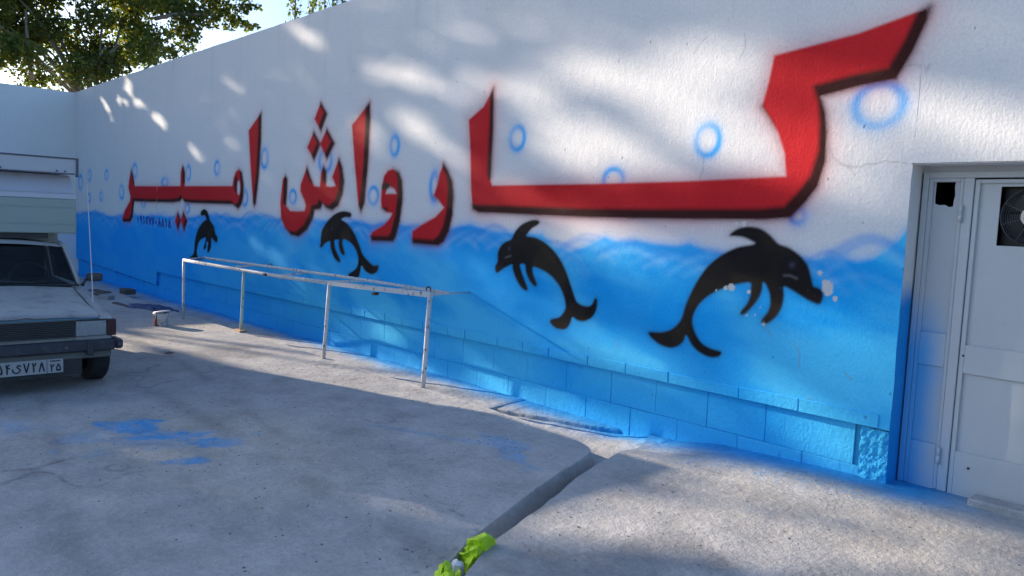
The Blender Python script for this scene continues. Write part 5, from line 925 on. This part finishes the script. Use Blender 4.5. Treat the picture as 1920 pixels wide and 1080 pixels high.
# poplars far behind the mural wall
PL = ['thin poplar tip farthest left above the white wall', 'second thin poplar from the left above the white wall', 'third thin poplar from the left above the white wall', 'fourth thin poplar from the left above the white wall', 'fifth thin poplar from the left above the white wall', 'poplar at the right end of the row, hidden behind the wall top']
for k, (x, y) in enumerate(POPLAR):
    t = empty('poplar_tree', (x, y, -0.3)); tag(t, PL[k], 'tree', 'poplars beyond the wall')
    hgt = 15+rs.rand()*2; MB().tube([(0, 0, 0), (0.05, 0, hgt*0.5), (0, 0.05, hgt)], [0.16, 0.09, 0.015], 8).build('trunk', M_BARK, t, True)
    st = MB()
    for q in range(16):
        z = 4+q*0.7; a = q*2.4; st.tube([(0, 0, z), (0.25*math.cos(a), 0.25*math.sin(a), z+0.7), (0.36*math.cos(a), 0.36*math.sin(a), z+1.7)], [0.02, 0.014, 0.006], 5, False)
    st.build('limbs', M_BARK, t)
    n = 900; zz_ = 4+rs.rand(n)*(hgt-4.0); th_ = rs.rand(n)*6.28; cl_ = vnoise(zz_*2.3, th_*1.2, k+300); rad = (0.15+0.45*cl_)*(1-0.55*np.clip((zz_-hgt+4)/4, 0, 1))*np.sqrt(rs.rand(n))
    keep = cl_ > 0.42
    leaf_mesh('crown', np.stack([rad*np.cos(th_), rad*np.sin(th_), zz_], -1)[keep], (0.16+0.08*rs.rand(n))[keep], (leaf_cols(n, rs, 0.1)*0.8)[keep], t, rs)

# trees outside the yard to the left, towards the sun: their open crowns dapple the wall and the ground
n = 46000
Xw = rs.uniform(-21.3, 15, n); Zw = rs.uniform(-6.0, 4.9, n)
dens = 1-lit_amount(Xw, Zw)
keep = (rs.rand(n) < dens)
Xw, Zw = Xw[keep], Zw[keep]
Xp = rs.uniform(-33, -27.5, len(Xw)); t_ = (Xw-Xp)/SX
LP = np.stack([Xp, D-t_*SY, Zw-t_*SZ], -1)
groups = [LP[:, 1] > -1.2, (LP[:, 1] <= -1.2) & (LP[:, 1] > -4.6), LP[:, 1] <= -4.6]
bases = [(-30.2, 1.0, -0.3), (-30.0, -3.0, -0.3), (-30.5, -7.0, -0.3)]
SL = ['broad leafy tree outside the yard, nearest the corner of the walls, left of the picture', 'broad leafy tree beyond the yard gate, middle of three left of the picture', 'broad leafy tree farthest from the mural wall, left of the picture']
for k in range(3):
    pts = LP[groups[k]]; b = np.array(bases[k]); t = empty('shade_tree', bases[k]); tag(t, SL[k], 'tree', 'trees outside the yard')
    MB().tube([(0, 0, -0.2), (0.1, 0.05, 3), (0, 0.1, 6)], [0.30, 0.24, 0.16], 12).build('trunk', M_BARK, t, True)
    br = MB(); r = random.Random(k)
    for q in range(10):
        p = pts[r.randrange(len(pts))]-b; br.tube([(0, 0.05, 4.5+r.random()*2), (p[0]*0.5, p[1]*0.5, 5+p[2]*0.35), tuple(p)], [0.05, 0.03, 0.01], 6, False)
    br.build('limbs', M_BARK, t, True)
    leaf_mesh('crown', pts-b, 0.22*(0.8+0.5*rs.rand(len(pts))), leaf_cols(len(pts), rs), t, rs)

# ================================================================== OVERHEAD CABLES
ckm = simple('cable_black', (0.03, 0.03, 0.03), 0.7)
for nm, a, b_, lab in (('overhead_cable', (-60, 26, 11.0), (8, 26, 10.2), 'upper thin cable crossing the sky behind the tree'), ('overhead_cable', (-62, 24, 9.0), (8, 18, 11.6), 'lower thin cable sloping across the sky behind the tree')):
    A, B = Vector(a), Vector(b_); tag(MB().tube([A.lerp(B, q/12)-Vector((0, 0, 0.6*4*(q/12)*(1-q/12))) for q in range(13)], 0.008, 5).build(nm, ckm), lab, 'cable', 'overhead cables')

# ================================================================== RUBBISH IN THE DRAIN
def fabric(name, col):
    m, nt, p = nmat(name); g = nd(nt, 'ShaderNodeNewGeometry'); P = g.outputs['Position']
    nt.links.new(mixc(nt, noise(nt, P, 14, 4), tuple(c*0.75 for c in col), tuple(min(1, c*1.15) for c in col)), p.inputs['Base Color']); p.inputs['Roughness'].default_value = 0.55
    nt.links.new(bump(nt, noise(nt, P, 60, 3), 0.003), p.inputs['Normal']); return m
M_LIME = fabric('lime_fabric', (0.56, 0.80, 0.02)); M_TISS = fabric('white_paper', (0.70, 0.71, 0.72))
def crumple(name, cx, cy, cz, lx, ly, lz, rot, seed, mat, label, cat, straps=0):
    """a bundled cloth: bulging folds parted by sharp creases, with loose ends"""
    from mathutils import noise as mn
    n, m = 30, 44; V = []; c, s_ = math.cos(rot), math.sin(rot); o3 = Vector((seed*3.1, seed*1.7, seed*0.9))
    for i in range(n):
        th = math.pi*(i+0.5)/n
        for j in range(m):
            ph = 2*math.pi*j/m; d = Vector((math.sin(th)*math.cos(ph), math.sin(th)*math.sin(ph), math.cos(th)))
            w = d+0.5*Vector((mn.noise(d*1.5+o3), mn.noise(d*1.5+o3*2), mn.noise(d*1.5-o3)))
            r = 0.35+0.80*(1-min(1, 2.0*abs(mn.noise(w*1.05+o3))))+0.22*(1-min(1, 2.2*abs(mn.noise(w*2.2-o3))))
            x, y, z = d.x*r*lx, d.y*r*ly, max(-0.55, d.z*r)*lz
            V.append((cx+x*c-y*s_, cy+x*s_+y*c, cz+z))
    F = [(i*m+j, i*m+(j+1) % m, (i+1)*m+(j+1) % m, (i+1)*m+j) for i in range(n-1) for j in range(m)]
    F += [tuple(range(m))[::-1], tuple((n-1)*m+j for j in range(m))]
    b = MB().add(V, F); r_ = random.Random(seed)
    for q in range(straps):
        a = rot+r_.uniform(-0.5, 0.5)+(math.pi if q % 2 else 0); p0 = Vector((cx, cy, cz+lz*0.3)); dv = Vector((math.cos(a), math.sin(a), 0))
        p1 = p0+dv*lx*0.9+Vector((0, 0, lz*0.25)); p2 = p0+dv*lx*1.35-Vector((0, 0, lz*0.35)); base = len(b.v)
        b.tube([p0, p0.lerp(p1, 0.6)+Vector((0, 0, lz*0.2)), p1, p2], [0.035, 0.032, 0.026, 0.020], 9)
    return tag(b.build(name, mat, None, True), label, cat)
def cloth(name, k, mat, label, cat):
    """heap of stiff folded cloth: tented facets with sides, then softened"""
    import bmesh
    V, F = CLOTH[k]; c = np.array(V).mean(0); c[2] = -0.19
    bm = bmesh.new(); vs_ = [bm.verts.new(np.array(p)-c) for p in V]
    for f in F:
        try: bm.faces.new([vs_[i] for i in f])
        except ValueError: pass
    bmesh.ops.triangulate(bm, faces=bm.faces[:]); bmesh.ops.recalc_face_normals(bm, faces=bm.faces[:])
    bmesh.ops.subdivide_edges(bm, edges=bm.edges[:], cuts=3, use_grid_fill=True)
    from mathutils import noise as mn
    bmesh.ops.smooth_vert(bm, verts=bm.verts[:], factor=0.35, use_axis_x=True, use_axis_y=True, use_axis_z=True)
    for v in bm.verts: v.co += 0.012*Vector((mn.noise(v.co*22), mn.noise(v.co*22+Vector((5, 1, 3))), 0.8*(0.35-abs(mn.noise(v.co*26)))))
    me = bpy.data.meshes.new(name); bm.to_mesh(me); bm.free(); me.materials.append(mat)
    o = bpy.data.objects.new(name, me); C.objects.link(o); o.location = tuple(c)
    return tag(o, label, cat)
cloth('crumpled_cloth', 0, M_LIME, 'crumpled lime yellow cloth lying in the drain, the larger and farther of two', 'cloth')
cloth('crumpled_cloth', 1, M_LIME, 'crumpled lime yellow cloth in the drain at the bottom edge of the picture', 'cloth')
cloth('crumpled_paper', 2, M_TISS, 'crumpled greyish white paper between two lime cloths in the drain', 'paper')

# ================================================================== DEBRIS
wd = simple('old_wood', (0.10, 0.085, 0.07), 0.9, 0, 0.4, 14, 0.004, 30)
tr_ = simple('blue_tarp', (0.03, 0.06, 0.16), 0.6, 0, 0.4, 14)
for (x, y, lx, ly, h, a, m_, nm, lab) in ((-16.3, 4.45, 0.5, 0.16, 0.05, 0.3, wd, 'board', 'dark board lying farthest back on the concrete beside the mirror'), (-15.6, 4.30, 0.45, 0.14, 0.06, 0.2, wd, 'board', 'dark board on the ground just right of the pickup mirror'), (-15.0, 4.20, 0.22, 0.16, 0.10, 0.5, simple('grey_block', (0.3, 0.3, 0.3), 0.9), 'broken_block', 'grey broken block near the boards behind the pickup'),
      (-16.0, 4.86, 0.28, 0.2, 0.10, 0.1, wd, 'dark_crate', 'small dark box close to the foot of the blue wall'), (-13.9, 4.20, 0.9, 0.10, 0.03, 0.12, wd, 'board', 'long thin lath lying between the pickup and the blue wall')):
    b = MB().box(-lx/2, lx/2, -ly/2, ly/2, 0, h, 0.008); o = b.build(nm, m_, None, False, (x, y, -0.075)); o.rotation_euler = (0, 0.03, a); tag(o, lab, 'debris')
crumple('blue_tarp', -13.55, 4.46, -0.075, 0.55, 0.26, 0.05, 0.2, 21, tr_, 'crumpled dark blue sheet on the ground near the wall', 'sheet')
def stone(x, y, z, s_, seed):
    r = random.Random(seed); v = []; 
    for a in range(6):
        for e in (-0.5, 0.35): v.append((s_*math.cos(a*1.047+e)*r.uniform(.7, 1.1), s_*math.sin(a*1.047+e)*r.uniform(.6, 1), s_*(0.15 if e < 0 else 0.55)*r.uniform(.7, 1.2)))
    v.append((0, 0, s_*0.85)); f = []
    for a in range(6):
        i0, i1, j0, j1 = 2*a, 2*a+1, (2*a+2) % 12, (2*a+3) % 12
        f += [(i0, j0, j1, i1), (i1, j1, 12)]
    return v, f
v, f = stone(0, 0, 0, 0.055, 3)
tag(mobj('stone', v, f, simple('brown_stone', (0.16, 0.12, 0.09), 0.9), None, False, None, (-9.25, 3.27, -0.09)), 'single brown stone on the sunlit concrete right of the pickup', 'stone')
# crumbs of concrete and grit strewn over the yard
gr_ = MB(); r = random.Random(17)
for k in range(5200):
    if r.random() < 0.6: x, y = r.uniform(-8, 0.3), r.uniform(1.2, 5.2)
    else: x, y = r.uniform(-14, -4), r.uniform(2.0, 4.6)
    if Lf(y)-0.06 < x < Rf(y)+0.06 or (x < -3.6 and y > 4.6): continue
    left = x < Lf(y); z = float((z_left if left else z_right)(np.array(x), np.array(y)))
    s_ = 0.002+0.008*r.random()**5; v, f = stone(0, 0, 0, s_, k)
    v = v[::1]; gr_.add([(x+p[0], y+p[1], z-0.001+p[2]*0.7) for p in v], f)
tag(gr_.build('grit', simple('grit_mix', (0.17, 0.155, 0.145), 0.95, 0, 0.6, 60)), 'loose grit and crumbs scattered on the concrete yard', 'grit', None, 'stuff')
